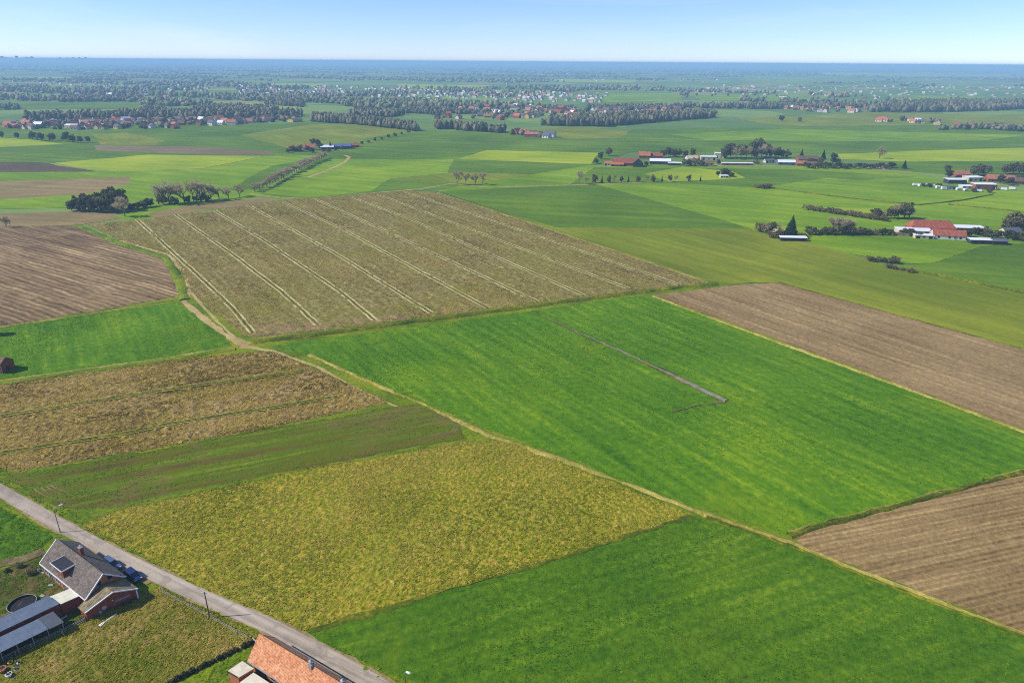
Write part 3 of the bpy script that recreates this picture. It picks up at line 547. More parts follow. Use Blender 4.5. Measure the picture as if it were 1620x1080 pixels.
# ------------------------------------------------------------------ the grey roofed house, its annexe and sheds
O1 = G(163, 908, 7.0); O1.z = 0.2
def UV(u, v): return Vector((O1.x + u*math.cos(RD) + v*math.sin(RD), O1.y + u*math.sin(RD) - v*math.cos(RD), 0.2))   # v: away from the lane
def gable_wall(L, W0, W1, eave0, eave1, ridge, x0=0, yr=0.0):
    """closed gabled body from x0 to x0+L, y from -W0 to W1, ridge over y=yr"""
    b = lambda x: [(x, -W0, 0), (x, W1, 0), (x, W1, eave1), (x, yr, ridge), (x, -W0, eave0)]
    return MB().hull(b(x0), b(x0+L))
def slab(a, b, c, d, t):
    """roof slab from its four upper corners, t thick"""
    a, b, c, d = map(Vector, (a, b, c, d)); n = (b-a).cross(d-a).normalized()
    if n.z < 0: n = -n
    return MB().hull([p - n*t for p in (a, b, c, d)], [a, b, c, d])
def merge(*ms):
    r = MB()
    for m in ms: n = len(r.v); r.v += m.v; r.f += [tuple(i+n for i in f_) for f_ in m.f]
    return r
TH = R(-5.2)
h1 = empty('farmhouse', O1, RD + TH, 'grey tiled brick house with a dormer, standing beside the lane', 'house')
X0, X1, YL, YR, EV, RDG = -20.0, -0.3, -4.15, 3.8, 3.5, 7.0
gable_wall(X1-X0, -YL, YR, EV, EV, RDG-0.12, X0).build('wall', M['brick2'], h1)
sl = (RDG-EV)/4.15; oy = 0.35
rf = merge(slab((X0-.35, YL-oy, EV-sl*oy+.1), (X1+.35, YL-oy, EV-sl*oy+.1), (X1+.35, 0, RDG+.1), (X0-.35, 0, RDG+.1), .18),
           slab((X0-.35, 0, RDG+.1), (X1+.35, 0, RDG+.1), (X1+.35, YR+oy, EV-sl*oy+.32), (X0-.35, YR+oy, EV-sl*oy+.32), .18)).build('roof', M['slate'], h1)
MB().tube((X0-.35, 0, RDG+.1), (X1+.35, 0, RDG+.1), .13, .13, 8).build('ridge_cap', M['slate'], rf)
for x in (X0-.40, X1+.40):
    for y in (YL-oy, YR+oy): slab((x-.09, y, EV-sl*oy+.16), (x+.09, y, EV-sl*oy+.16), (x+.09, 0, RDG+.17), (x-.09, 0, RDG+.17), .28).build('bargeboard', M['white'], rf)
for y in (YL-oy-.08, YR+oy+.08): MB().box(X0-.4, X1+.4, y-.08, y+.08, EV-sl*oy-.14, EV-sl*oy+.06).build('gutter', M['white'], rf)
# dormer on the yard side
d_ = merge(MB().box(-14.2, -9.8, -4.0, -0.6, 3.4, 5.8)).build('dormer', M['brick'], h1)
MB().box(-14.5, -9.5, -4.25, -0.45, 5.8, 5.96).build('dormer_roof', M['felt'], d_)
for bx in ((-14.6, -9.4, -4.35, -4.25, 5.74, 6.03), (-14.6, -14.5, -4.25, -.45, 5.74, 6.03), (-9.5, -9.4, -4.25, -.45, 5.74, 6.03)): MB().box(*bx).build('fascia', M['white'], d_)
for x in (-13.3, -11.3): w_ = MB().box(x-.55, x+.55, -4.05, -3.99, 4.3, 5.4).build('window', M['glass'], d_)
c_ = MB().box(-11.9, -11.0, .75, 1.45, 5.2, 8.0).build('chimney', M['brick'], h1); MB().box(-11.98, -10.92, .67, 1.53, 8.0, 8.15).build('chimney_cap', M['concrete'], c_)
MB().cyl((-11.6, 1.1, 8.15), .14, .3, 8).build('chimney_pot', M['white'], c_)
for x, wd_, z0, z1, nm in ((-18.6, .7, .9, 2.2, 'window'), (-16.6, .9, .05, 2.3, 'patio_door'), (-13.5, .8, .9, 2.2, 'window'), (-10.6, .55, .05, 2.1, 'door'), (-8.3, .7, .9, 2.2, 'window')):
    q = MB().box(x-wd_, x+wd_, YL-.06, YL+.02, z0, z1).build(nm, M['glass'] if nm != 'door' else M['darkwood'], h1)
    if nm == 'window': MB().box(x-wd_-.1, x+wd_+.1, YL-.16, YL-.005, z0-.12, z0-.003).build('sill', M['concrete'], q)
    for xx in (x-wd_-.06, x, x+wd_+.06): MB().box(xx-.04, xx+.04, YL-.10, YL-.003, z0, z1).build('window_frame', M['white'], q)
for x in (-18, -15, -12, -8, -5): q = MB().box(x-.6, x+.6, YR-.02, YR+.06, .9, 2.2).build('window', M['glass'], h1); MB().box(x-.7, x+.7, YR+.003, YR+.16, .78, .897).build('sill', M['concrete'], q)
for y in (-1.2, 1.2): MB().box(X1-.02, X1+.05, y-.45, y+.45, 4.6, 5.6).build('window', M['glass'], h1)
# annexe at the lower end: its front wall runs askew along the plot line
an = empty('brick_annexe', O1, RD + TH, 'low mossy tiled brick annexe joined to the near gable of the grey house', 'annexe')
xb = X1+.04
xf = lambda y: 4.9 + (3.56 - y)*(2.34-4.9)/(3.56+5.8)
ar, al, ap = (3.56, 2.8), (-5.8, 2.3), (-.6, 4.4)
w_ = MB(); bot = [(xb, ar[0], 0), (xf(ar[0]), ar[0], 0), (xf(al[0]), al[0], 0), (xb, al[0], 0)]
w_.hull([(xb, al[0], 0), (xb, ar[0], 0), (xb, ar[0], ar[1]), (xb, ap[0], ap[1]), (xb, al[0], al[1])], [(xf(al[0]), al[0], 0), (xf(ar[0]), ar[0], 0), (xf(ar[0]), ar[0], ar[1]), (xf(ap[0]), ap[0], ap[1]), (xf(al[0]), al[0], al[1])])
w_.build('wall', M['brick'], an)
P_ = lambda y, z, dx=0.3: (xf(y)+dx, y, z+.14)
Q_ = lambda y, z: (xb, y, z+.14)
yr_, yl_ = ar[0]+.35, al[0]-.35; zr_ = ar[1]-.35*(ap[1]-ar[1])/(ar[0]-ap[0]); zl_ = al[1]-.35*(ap[1]-al[1])/(ap[0]-al[0])
ro = merge(slab(Q_(yr_, zr_), P_(yr_, zr_), P_(*ap), Q_(*ap), .14), slab(Q_(*ap), P_(*ap), P_(yl_, zl_), Q_(yl_, zl_), .14)).build('roof', M['moss'], an)
for y, z in ((yr_, zr_), (yl_, zl_)): slab(P_(y, z+.05, .3), P_(y, z+.05, .48), P_(ap[0], ap[1]+.05, .48), P_(ap[0], ap[1]+.05, .3), .24).build('bargeboard', M['white'], ro)
def on_front(name, y, z, w, h, mat, round_=False, d=.06):
    a = math.atan2((2.34-4.9), 9.36); m = MB()
    if round_: m.cyl((0, 0, 0), w, d, 20, 'X')
    else: m.box(0, d, -w, w, -h, h)
    o = m.build(name, mat, an); o.location = (xf(y)-.01, y, z); o.rotation_euler = (0, 0, math.atan2(-(xf(-5.8)-xf(3.56)), -9.36) + math.pi if False else -math.atan((4.9-2.34)/9.36)); return o
on_front('awning', 0.9, 2.0, 1.4, .09, M['steel'], d=.5); on_front('wall_disc', -2.6, 1.3, .48, 0, M['steel'], True); on_front('wall_disc', -3.5, .6, .42, 0, M['concrete'], True); on_front('wall_lamp', -.9, 2.3, .14, .1, M['white'])
MB().box(4.55, 5.0, 3.5, 3.75, 0, 2.4).build('downpipe', M['white'], an)

def uvquad(name, pts, mat, parent, t=.12):
    q = [Vector((u, -v, z)) for u, v, z in pts]; return slab(*q, t).build(name, mat, parent)
def uvprism(pts, z0, tops): return MB().hull([(u, -v, z0) for u, v in pts], [(u, -v, z) for (u, v), z in zip(pts, tops)])
lk = empty('lean_to_link', O1, RD, 'cream sheet roofed brick link between grey house and metal shed', 'outbuilding')
uvprism([(-7.9, 7.5), (-6.5, 4.2), (-3.1, 3.9), (-4.3, 7.6)], 0, [2.75]*4).build('wall', M['brick'], lk)
uvquad('roof', [(-8.2, 7.55, 3.1), (-6.8, 4.1, 3.15), (-2.9, 4.0, 3.0), (-4.1, 7.6, 2.95)], M['cream_sheet'], lk)
a_ = Vector((-.25, .968)); ext = 26
sh = empty('metal_shed', O1, RD, 'long blue grey metal shed running back from the lane', 'shed')
A0, B0 = Vector((-7.75, 7.75)), Vector((-4.1, 7.75)); A1, B1 = A0 + a_*ext, B0 + a_*ext
uvprism([A0, B0 + Vector((-.3, 0)), B1 + Vector((-.3, 0)), A1], 0, [3.3, 2.95, 2.95, 3.3]).build('wall', M['brick'], sh)
n_pan = 11
for i in range(n_pan):
    p0, p1 = i/n_pan, (i+1)/n_pan - .0008; z = .002*(i % 2)
    f0, g0, f1, g1 = A0.lerp(A1, p0), B0.lerp(B1, p0), A0.lerp(A1, p1), B0.lerp(B1, p1)
    uvquad('roof_panel', [(f0.x-.2, f0.y, 3.6+z), (g0.x, g0.y, 3.2+z), (g1.x, g1.y, 3.2+z), (f1.x-.2, f1.y, 3.6+z)], M['blue_sheet'], sh, .1)
ln_ = empty('open_lean_to', O1, RD, 'open fronted lean-to with grey and blue roof sheets beside the plot fence', 'lean-to')
C0, D0 = Vector((-3.5, 9.5)), Vector((.5, 9.9)); C1, D1 = C0 + a_*24, D0 + a_*24
for i in range(9):
    p0, p1 = i/9, (i+1)/9 - .0008
    f0, g0, f1, g1 = C0.lerp(C1, p0), D0.lerp(D1, p0), C0.lerp(C1, p1), D0.lerp(D1, p1)
    zz = .08 if i == 0 else 0
    uvquad('roof_panel', [(f0.x, f0.y, 2.8+zz), (g0.x+(.35 if i == 0 else 0), g0.y, 2.3+zz), (g1.x+(.35 if i == 0 else 0), g1.y, 2.3+zz), (f1.x, f1.y, 2.8+zz)], M['grey_sheet'] if i == 0 else M['blue_sheet'], ln_, .08)
    MB().tube((g0.x-.15, -g0.y-.15, 0), (g0.x-.15, -g0.y-.15, 2.2), .09, .09, 6).build('post', M['rail'], ln_)
uvprism([C0, C0+Vector((.15, 0)), C1+Vector((.15, 0)), C1], 0, [2.68]*4).build('back_wall', M['darkwood'], ln_)

# ------------------------------------------------------------------ orange roofed house at the bottom edge
B2 = UV(42.4, -4.6); T2 = R(-2.9)
h2 = empty('farmhouse', B2, RD + T2, 'long orange tiled brick house beside the lane at the bottom edge', 'house')
L2, W2 = 24.5, 3.1
gable_wall(L2-.3, W2-.15, W2-.15, 3.0, 3.0, 6.35, .15).build('wall', M['brick2'], h2)
s2 = (6.5-3.0)/3.1
rf = merge(slab((-.2, -W2-.3, 3.0-s2*.3), (L2+.2, -W2-.3, 3.0-s2*.3), (L2+.2, 0, 6.5), (-.2, 0, 6.5), .16), slab((-.2, 0, 6.5), (L2+.2, 0, 6.5), (L2+.2, W2+.3, 3.0-s2*.3), (-.2, W2+.3, 3.0-s2*.3), .16)).build('roof', M['terracotta'], h2)
MB().tube((-.2, 0, 6.5), (L2+.2, 0, 6.5), .14, .14, 8).build('ridge_cap', M['terracotta'], rf)
for y in (-W2-.3, W2+.3): slab((-.34, y, 3.0-s2*.3+.04), (-.18, y, 3.0-s2*.3+.04), (-.18, 0, 6.56), (-.34, 0, 6.56), .26).build('verge_tile', M['terracotta'], rf)
for y in (-W2-.36, W2+.36): MB().box(-.3, L2+.2, y-.08, y+.08, 2.42, 2.6).build('gutter', M['steel'], rf)
for x, hh in ((14.0, 1.3), (22.0, 1.4)):
    c_ = MB().box(x-.4, x+.4, -.45, .35, 5.9, 7.0).build('chimney', M['concrete'], h2)
    MB().cyl((x, -.05, 7.0), .2, .7, 10).build('flue', M['steel'], c_); MB().cyl((x, -.05, 7.7), .42, .3, 12, r2=.1).build('cowl', M['steel'], c_)
for i in range(6):
    x = 2.2 + i*3.9
    for y, sg in ((-W2+.15, -1), (W2-.15, 1)):
        q = MB().box(x-.6, x+.6, y-.05, y+.05, .95, 2.2).build('window', M['glass'], h2); MB().box(x-.7, x+.7, y+sg*.06-.08, y+sg*.06+.08, .82, .947).build('sill', M['concrete'], q)
cb = empty('flat_roofed_annexe', O1, RD, 'small orange brick box with a cream flat roof behind the orange roofed house', 'outbuilding')
uvprism([(40.9, 2.4), (41.5, -.4), (44.6, -.2), (43.7, 2.5)], 0, [2.9]*4).build('wall', M['brick2'], cb)
uvquad('roof', [(40.8, 2.5, 3.05), (41.4, -.5, 3.05), (44.7, -.3, 3.05), (43.8, 2.6, 3.05)], M['cream'], cb, .15)
MB().box(40.85, 43.7, -2.62, -2.5, 2.86, 3.12).build('fascia', M['darkwood'], cb)
cb = empty('flat_roofed_annexe', O1, RD, 'lower outbuilding with a pale cream sheet roof at the bottom edge', 'outbuilding')
uvprism([(44.6, 3.6), (45.2, .2), (51, .5), (50.4, 3.9)], 0, [2.4]*4).build('wall', M['brick2'], cb)
uvquad('roof', [(44.4, 3.7, 2.6), (45.0, .1, 2.6), (51.1, .4, 2.6), (50.5, 4.0, 2.6)], M['cream_sheet'], cb, .12)

# brick shed at the left edge
P = G(3, 592); ls = empty('brick_barn', P, R(-12), 'dark red brick barn cut by the left edge of the picture', 'barn'); ls.scale = (.85, .85, .85)
merge(MB().hull([(-9, 0, 0), (0, 0, 0), (0, 7, 0), (-9, 7, 0)], [(-9, 0, 4.2), (0, 0, 4.2), (0, 7, 4.2), (-9, 7, 4.2)])).build('wall', M['brick'], ls)
merge(slab((-9.3, -.4, 4.2), (.3, -.4, 4.2), (.3, 3.5, 6.8), (-9.3, 3.5, 6.8), .15), slab((-9.3, 3.5, 6.8), (.3, 3.5, 6.8), (.3, 7.4, 4.2), (-9.3, 7.4, 4.2), .15)).build('roof', M['roof_brown'], ls)
MB().hull([(-.02, .05, 4.2), (-.02, 6.95, 4.2), (-.02, 3.5, 6.6)], [(-.3, .05, 4.2), (-.3, 6.95, 4.2), (-.3, 3.5, 6.6)]).build('gable', M['brick'], ls)
MB().box(-.02, .06, 2.6, 4.4, 0, 2.6).build('door', M['darkwood'], ls); MB().cyl((.25, .2, 0), .09, 3.9, 8).build('downpipe', M['white'], ls)

# ------------------------------------------------------------------ cars
def loft(secs):
    m = MB(); k = len(secs[0]); m.v = [tuple(p) for s_ in secs for p in s_]
    for i in range(len(secs)-1):
        for j in range(k): a = i*k+j; b = i*k+(j+1) % k; m.f.append((a, b, b+k, a+k))
    m.f.append(tuple(range(k))[::-1]); m.f.append(tuple((len(secs)-1)*k+i for i in range(k))); return m
def car(u, v, rz, label, mat, L=4.5, roof_mat=None, cabin=((-1.95, .35), (-1.75, .95), (.55, .98), (1.35, .40)), H=1.5):
    r = empty('parked_car', UV(u, v) + Vector((0, 0, .10)), rz, label, 'car', 'cars parked by the grey house'); hw = .88
    r.scale = (1.12, 1.12, 1.12)
    sec = lambda x, w, z0, z1: [(x, -w, z0), (x, w, z0), (x, w+.02, (z0+z1)/2), (x, w-.08, z1), (x, -w+.08, z1), (x, -w-.02, (z0+z1)/2)]
    h = L/2
    b = loft([sec(-h, hw-.12, .42, .78), sec(-h+.15, hw-.03, .26, .92), sec(-h+.9, hw, .24, .97), sec(0, hw, .24, .96), sec(h-1.2, hw, .24, .92), sec(h-.35, hw-.04, .26, .80), sec(h, hw-.16, .36, .66)]).build('body', mat, r, smooth=False)
    (xa, _), (xb_, _), (xc, _), (xd, _) = cabin
    cs = lambda x, w, z: [(x, -w, .93), (x, w, .93), (x, w-.14, z), (x, -w+.14, z)]
    loft([cs(xa, hw-.06, .95), cs(xb_, hw-.06, H), cs(xc, hw-.06, H), cs(xd, hw-.06, .95)]).build('cabin_glass', M['glass'], r)
    MB().box(xb_-.02, xc+.02, -hw+.18, hw-.18, H-.02, H+.05).build('roof', roof_mat or mat, r, bevel=.02)
    for sx in (-1, 1):
        for x in ((xb_+xc)/2, xc+.02, xb_-.02): MB().hull([(x-.05, sx*(hw-.05), .93), (x+.05, sx*(hw-.05), .93), (x+.05, sx*(hw-.03), .93), (x-.05, sx*(hw-.03), .93)], [(x-.05, sx*(hw-.19), H), (x+.05, sx*(hw-.19), H), (x+.05, sx*(hw-.17), H), (x-.05, sx*(hw-.17), H)]).build('pillar', mat, r)
        MB().box(h-.32, h-.12, sx*.6-.17, sx*.6+.17, .6, .76).build('headlight', M['lampw'], r); MB().box(-h-.01, -h+.1, sx*.6-.14, sx*.6+.14, .66, .84).build('tail_light', M['roof_red'], r)
        MB().box(xd-.25, xd-.1, sx*(hw+.1)-.09, sx*(hw+.1)+.09, .92, 1.05).build('wing_mirror', mat, r)
        for x in (-h+.85, h-.85):
            wh = MB().cyl((x, sx*(hw-.06)-.1, .32), .32, .2, 18, 'Y').build('tyre', M['black'], r); MB().cyl((x, sx*(hw-.06)-.11, .32), .19, .22, 12, 'Y').build('rim', M['steel'], wh)
    return r
car(-9.3, -6.6, RD+R(-3), 'slate blue estate car parked beside the grey house', M['cargrey'], 4.9, cabin=((-2.3, 0), (-2.1, 0), (.5, 0), (1.3, 0)), H=1.6)
car(-1.6, -6.7, RD+R(-6), 'dark blue car parked by the near end of the grey house', M['carblue'], 4.7)

# ------------------------------------------------------------------ lamps, pole, fences, yard things
def street_lamp(p, h, label, rz, arm=1.3):
    r = empty('street_lamp', p, rz, label, 'street lamp'); MB().tube((0, 0, 0), (0, 0, h-.5), .11, .07, 8).build('pole', M['pole'], r)
    m = MB(); q = [(0, 0, h-.5), (.12, 0, h-.15), (.5, 0, h+.08), (arm, 0, h+.15)]
    for a, b in zip(q, q[1:]): m.tube(a, b, .06, .055, 6)
    m.build('arm', M['steel'], r); hd = loft([[(x, -w, h+.10), (x, w, h+.10), (x, w*.7, h+.10+t), (x, -w*.7, h+.10+t)] for x, w, t in ((arm-.15, .08, .08), (arm+.1, .2, .2), (arm+.6, .2, .18), (arm+.8, .1, .08))]).build('lamp_head', M['lampw'], r)
    MB().box(arm+.1, arm+.6, -.14, .14, h+.05, h+.098).build('diffuser', M['steel'], hd)
street_lamp(G(96, 843), 7.4, 'street lamp with pale head behind the grey roofed house', R(50))
street_lamp(G(640, 1060, 6.8) - Vector((0, 0, 6.8)), 6.6, 'street lamp with white head at the bottom edge of the green field', R(-28), .5)
up = empty('utility_pole', G(332, 978), 0, 'thin wooden utility pole standing beside the lane', 'pole'); MB().tube((0, 0, 0), (0, 0, 7.2), .15, .1, 8).build('pole', M['pole'], up); MB().tube((-.5, 0, 6.9), (.5, 0, 6.9), .05, .05, 6).build('crossarm', M['steel'], up)
for x in (-.42, .42): MB().cyl((x, 0, 6.95), .05, .16, 6).build('insulator', M['white'], up)
def fence(px, label, name='post_and_rail_fence', gap=2.6, rails=(.55, 1.0), h=1.15, mat='rail', z=0.0):
    pts = [G(*p) for p in px]; o = pts[0].copy(); r = empty(name, o, 0, label, 'fence')
    for a, b in zip(pts, pts[1:]):
        n = max(1, round((b-a).length/gap)); d = (b-a)/n; rz = math.atan2(d.y, d.x)
        for i in range(n):
            p, q = a + d*i - o, a + d*(i+1) - o
            hh = h*(.92+.16*random.random())
            MB().box(-.07, .07, -.07, .07, 0, hh).build('post', M[mat], r, (p.x, p.y, 0)).rotation_euler = (random.uniform(-.03, .03), random.uniform(-.03, .03), rz)
            for zz in rails: MB().tube((p.x, p.y, zz), (q.x, q.y, zz+random.uniform(-.04, .04)), .045, .045, 4).build('rail', M[mat], r)
    return r
fence([(255, 937), (300, 961), (345, 985), (392, 1011)], 'pale wooden rail fence between the lane and the rough paddock')
fence([(136, 983), (100, 1001), (50, 1024), (0, 1048), (-60, 1076)], 'pale rail fence along the open lean-to', rails=(.4, .8, 1.1))
fence([(214, 950), (175, 966), (140, 981)], 'dark low fence under the front wall of the annexe', mat='darkwood', rails=(.3, .6, .9), gap=2.0)
# low clipped hedge on the far side of the paddock
def leaf_cloud(n, ells, size, seed, flat=.5):
    """n small leaf faces spread through ellipsoids (cx,cy,cz,rx,ry,rz)"""
    g = np.random.default_rng(seed); vol = np.array([e[3]*e[4]*e[5] for e in ells]); w_ = vol**.67; pick = g.choice(len(ells), n, p=w_/w_.sum()); e = np.array(ells)[pick]
    d = g.normal(size=(n, 3)); d /= np.linalg.norm(d, axis=1)[:, None]; rr = g.random(n)**.28
    c = e[:, :3] + d*e[:, 3:]*rr[:, None]
    a = g.normal(size=(n, 3)); a -= (a*d).sum(1)[:, None]*d*flat; a /= np.linalg.norm(a, axis=1)[:, None]
    b = np.cross(a, d + .6*g.normal(size=(n, 3))); b /= np.linalg.norm(b, axis=1)[:, None] + 1e-9
    s = size*(.6+.8*g.random(n))[:, None]
    v = np.stack([c-a*s-b*s*.6, c+a*s-b*s*.6, c+a*s*.7+b*s*.7, c-a*s*.7+b*s*.7], 1).reshape(-1, 3)
    return v, np.arange(4*n).reshape(-1, 4)
def np_mesh(name, v, f_):
    m = bpy.data.meshes.new(name); k = f_.shape[1]; m.vertices.add(len(v)); m.vertices.foreach_set('co', np.asarray(v, np.float32).ravel())
    m.loops.add(f_.size); m.loops.foreach_set('vertex_index', f_.astype(np.int32).ravel()); m.polygons.add(len(f_)); m.polygons.foreach_set('loop_start', np.arange(0, f_.size, k, dtype=np.int32)); m.polygons.foreach_set('loop_total', np.full(len(f_), k, np.int32)); m.update(calc_edges=True); return m

# ------------------------------------------------------------------ grass tufts and crop blades on the near fields (uncountable)
def tuft_mat(name, stops):
    m = NT(name, .9, .1); at = m.n('ShaderNodeAttribute', attribute_name='tint')
    col = m.ramp(at.outputs['Fac'], [(q, crop(*c)) for q, c in stops]); m.out(col)
    tr = m.n('ShaderNodeBsdfTranslucent'); m.l(col, tr.inputs['Color']); mx = m.n('ShaderNodeMixShader'); mx.inputs[0].default_value = 0.45      # thin blades let light through
    m.l(m.b.outputs[0], mx.inputs[1]); m.l(tr.outputs[0], mx.inputs[2]); m.l(mx.outputs[0], m.t.nodes['Material Output'].inputs['Surface']); return m.m
def tufts(field_label, n, hgt, wid, mat, label, seed, patch=0.06, lean=0.9, keep=0.0, run=None):
    raw, z = POLY[field_label]; g = np.random.default_rng(seed); xs, ys = [p.x for p in raw], [p.y for p in raw]
    x0, x1, y0, y1 = max(min(xs), -300), min(max(xs), 300), min(ys), max(ys)
    x, y = g.uniform(x0, x1, n*4), g.uniform(y0, y1, n*4); ok = inside(x, y, raw) & (np.abs(x) < y*0.86 + 12)
    lp = [G(*q) for q in LANE]; ok &= edge_dist(x, y, lp + lp[-2:0:-1]) > 2.15      # none on the lane
    dn = vnoise(x*patch, y*patch, seed); ok &= g.random(n*4) < np.clip((dn-keep)*1.8, 0.12, 1); x, y, dn = x[ok][:n], y[ok][:n], dn[ok][:n]; n = len(x)
    P = np.stack([x, y, np.full(n, z+.04)], 1); hh = hgt*(.5+.9*g.random(n)); ww = wid*(.5+.9*g.random(n)); a = g.random(n)*np.pi; off = (g.normal(size=(n, 2))*lean*hgt); hh = hh*.45
    V = []
    for da in (0, np.pi/2):
        d = np.stack([np.cos(a+da), np.sin(a+da), 0*a], 1)*ww[:, None]
        top = P + np.stack([off[:, 0], off[:, 1], hh], 1)
        V += [P-d, P+d, top+d*.35]
    V = np.stack(V, 1).reshape(-1, 3); F_ = np.arange(len(V)).reshape(-1, 3); me = np_mesh('grass_tufts', V, F_)
    at = me.attributes.new('tint', 'FLOAT', 'POINT'); tv = .25 + .5*g.random(n) + .5*(vnoise(x*.04, y*.04, seed+3)-.5)
    if run is not None: tv += .55*(vnoise((x*math.cos(run)+y*math.sin(run))*.02, (y*math.cos(run)-x*math.sin(run))*.35, seed+4)-.5)
    tv = np.clip(tv, 0, 1); at.data.foreach_set('value', np.repeat(tv, 6).astype(np.float32))
    tag(link('grass_tufts', me, mat), label, 'grass', kind='stuff')
TG = tuft_mat('tuft_dry', [(0.05, (104, 126, 34)), (0.35, (144, 156, 50)), (0.55, (190, 180, 88)), (0.8, (220, 194, 120)), (1.0, (236, 218, 164))])
TL = tuft_mat('tuft_green', [(0.05, (66, 118, 22)), (0.4, (100, 148, 34)), (0.7, (126, 168, 48)), (1.0, (168, 194, 84))])
TD = tuft_mat('tuft_dark_green', [(0.05, (60, 108, 22)), (0.4, (90, 138, 36)), (0.7, (114, 158, 50)), (1.0, (156, 184, 84))])
TS = tuft_mat('tuft_stubble', [(0.05, (112, 96, 50)), (0.35, (164, 144, 80)), (0.6, (198, 176, 98)), (0.85, (214, 192, 112)), (1.0, (232, 212, 156))])
tufts('rough yellow green field beside the lane', 46000, .34, .22, TG, 'rough grass tufts of the yellow green field', 301)
tufts('rough tan and green paddock between the two houses', 13000, .42, .24, TG, 'rough grass tufts of the paddock between the houses', 302, .09)
tufts('yellow brown clumpy stubble field at the left', 34000, .5, .32, TS, 'stubble clumps of the left field', 303, run=A_D)
tufts('very large lush green crop field in the middle', 42000, .16, .30, TL, 'crop blades of the very large lush field', 304, .03, run=A_J)
tufts('dark green crop field at the bottom right', 22000, .15, .22, TD, 'crop blades of the dark green field', 305, .04, run=A_B)
tufts('lush green crop field below the ploughed field', 12000, .17, .3, TL, 'crop blades of the left lush field', 306, .03)
tufts('big olive brown stubble field with pale double tramlines', 90000, .42, .4, TS, 'stubble tufts of the tramlined field', 307, .03, run=A_H)
tufts('grass verge on the field side of the lane', 9000, .4, .22, TL, 'verge grass on the field side of the lane', 308, .1)
tufts('grass strip between lane and white fence', 1500, .4, .22, TG, 'verge grass before the white fence', 309, .1)
tufts('worn grass yard beside the grey roofed house', 4000, .3, .2, TD, 'grass tufts of the worn yard', 310, .1)
tufts('green garden around the orange roofed house', 4000, .3, .2, TL, 'grass tufts of the garden', 311, .1)
tufts('green paddock at the left below the lane', 8000, .3, .22, TD, 'grass tufts of the left paddock', 312, .05)
tufts('dark green strip with brown streaks along it', 7000, .2, .22, TD, 'regrowth tufts of the streaked strip', 313, .05)
def foliage(name, c, c2, c3, var=0.25):
    m = NT(name, 0.8, 0.15); tc = m.n('ShaderNodeTexCoord').outputs['Object']; oi = m.n('ShaderNodeObjectInfo')
    v = m.math('ADD', m.math('MULTIPLY', m.noise(tc, 3.0, 3, .6), 1-var), m.math('MULTIPLY', oi.outputs['Random'], var))
    col = m.ramp(v, [(.25, srgb(*c)), (.5, srgb(*c2)), (.75, srgb(*c3))]); m.out(col)
    tr = m.n('ShaderNodeBsdfTranslucent'); m.l(col, tr.inputs['Color']); mx = m.n('ShaderNodeMixShader'); mx.inputs[0].default_value = 0.35
    m.l(m.b.outputs[0], mx.inputs[1]); m.l(tr.outputs[0], mx.inputs[2]); m.l(mx.outputs[0], m.t.nodes['Material Output'].inputs['Surface']); return m.m
M['evergreen'] = foliage('evergreen_leaves', (62, 66, 38), (94, 94, 56), (128, 124, 78)); M['conifer'] = foliage('conifer_needles', (24, 44, 22), (38, 62, 32), (58, 82, 44))
M['twig'] = foliage('bare_twigs', (172, 154, 116), (196, 178, 138), (214, 198, 158)); M['bush'] = foliage('budding_bush', (84, 78, 50), (114, 106, 70), (146, 134, 94)); M['bark'] = foliage('tree_bark', (112, 98, 82), (138, 124, 106), (164, 150, 130))
M['hedge'] = foliage('hedge_leaves', (50, 56, 30), (78, 78, 48), (112, 106, 70)); M['scrub'] = foliage('brown_scrub', (108, 96, 62), (136, 122, 82), (160, 144, 100))
def hedge_line(px, h, wd_, label, mat='hedge', n=900, seed=5, z0=0.0):
    pts = [G(*p) for p in px]; o = pts[0].copy(); ells = []
    g = random.Random(seed)
    for a, b in zip(pts, pts[1:]):
        k = max(2, int((b-a).length/(wd_*.8)))
        for i in range(k): p = a.lerp(b, (i+g.random())/k) - o; hh = h*(.7+.6*g.random()); ells.append((p.x, p.y, hh*.5, wd_*.6, wd_*.6, hh*.55))
    v, f_ = leaf_cloud(n, ells, .22*max(1, h*.35), seed); v[:, 2] = np.maximum(v[:, 2], 0.01)
    ob = link('hedge', np_mesh('hedge', v, f_), M[mat]); ob.location = o
    return tag(ob, label, 'hedge')
hedge_line([(404, 1016), (380, 1027), (330, 1051), (280, 1076), (180, 1130)], .9, .9, 'low dark hedge between the rough paddock and the green garden', n=2600)
hedge_line([(140, 978), (118, 988), (100, 994)], .7, 1.0, 'low flowering bushes beside the annexe corner', 'bush', n=300, seed=8)
rg = empty('round_pen', G(36, 958), 0, 'dark round ring with a pale rim lying in the yard', 'ring'); m = MB(); k = 28
for i in range(k): a, b = 2*math.pi*i/k, 2*math.pi*(i+1)/k; m.tube((2.7*math.cos(a), 2.7*math.sin(a), .75), (2.7*math.cos(b), 2.7*math.sin(b), .75), .08, .08, 6)
m.build('rim', M['concrete'], rg); MB().cyl((0, 0, .3), 2.62, .06, 28).build('mat', M['black'], rg)
m = MB()
for i in range(k): a, b = 2*math.pi*i/k, 2*math.pi*(i+1)/k; m.face((2.64*math.cos(a), 2.64*math.sin(a), .1), (2.64*math.cos(b), 2.64*math.sin(b), .1), (2.64*math.cos(b), 2.64*math.sin(b), .75), (2.64*math.cos(a), 2.64*math.sin(a), .75))
m.build('side_wall', M['black'], rg)
for i in range(6): a = i*math.pi/3; MB().tube((2.7*math.cos(a), 2.7*math.sin(a), 0), (2.7*math.cos(a), 2.7*math.sin(a), .75), .05, .05, 6).build('leg', M['steel'], rg)
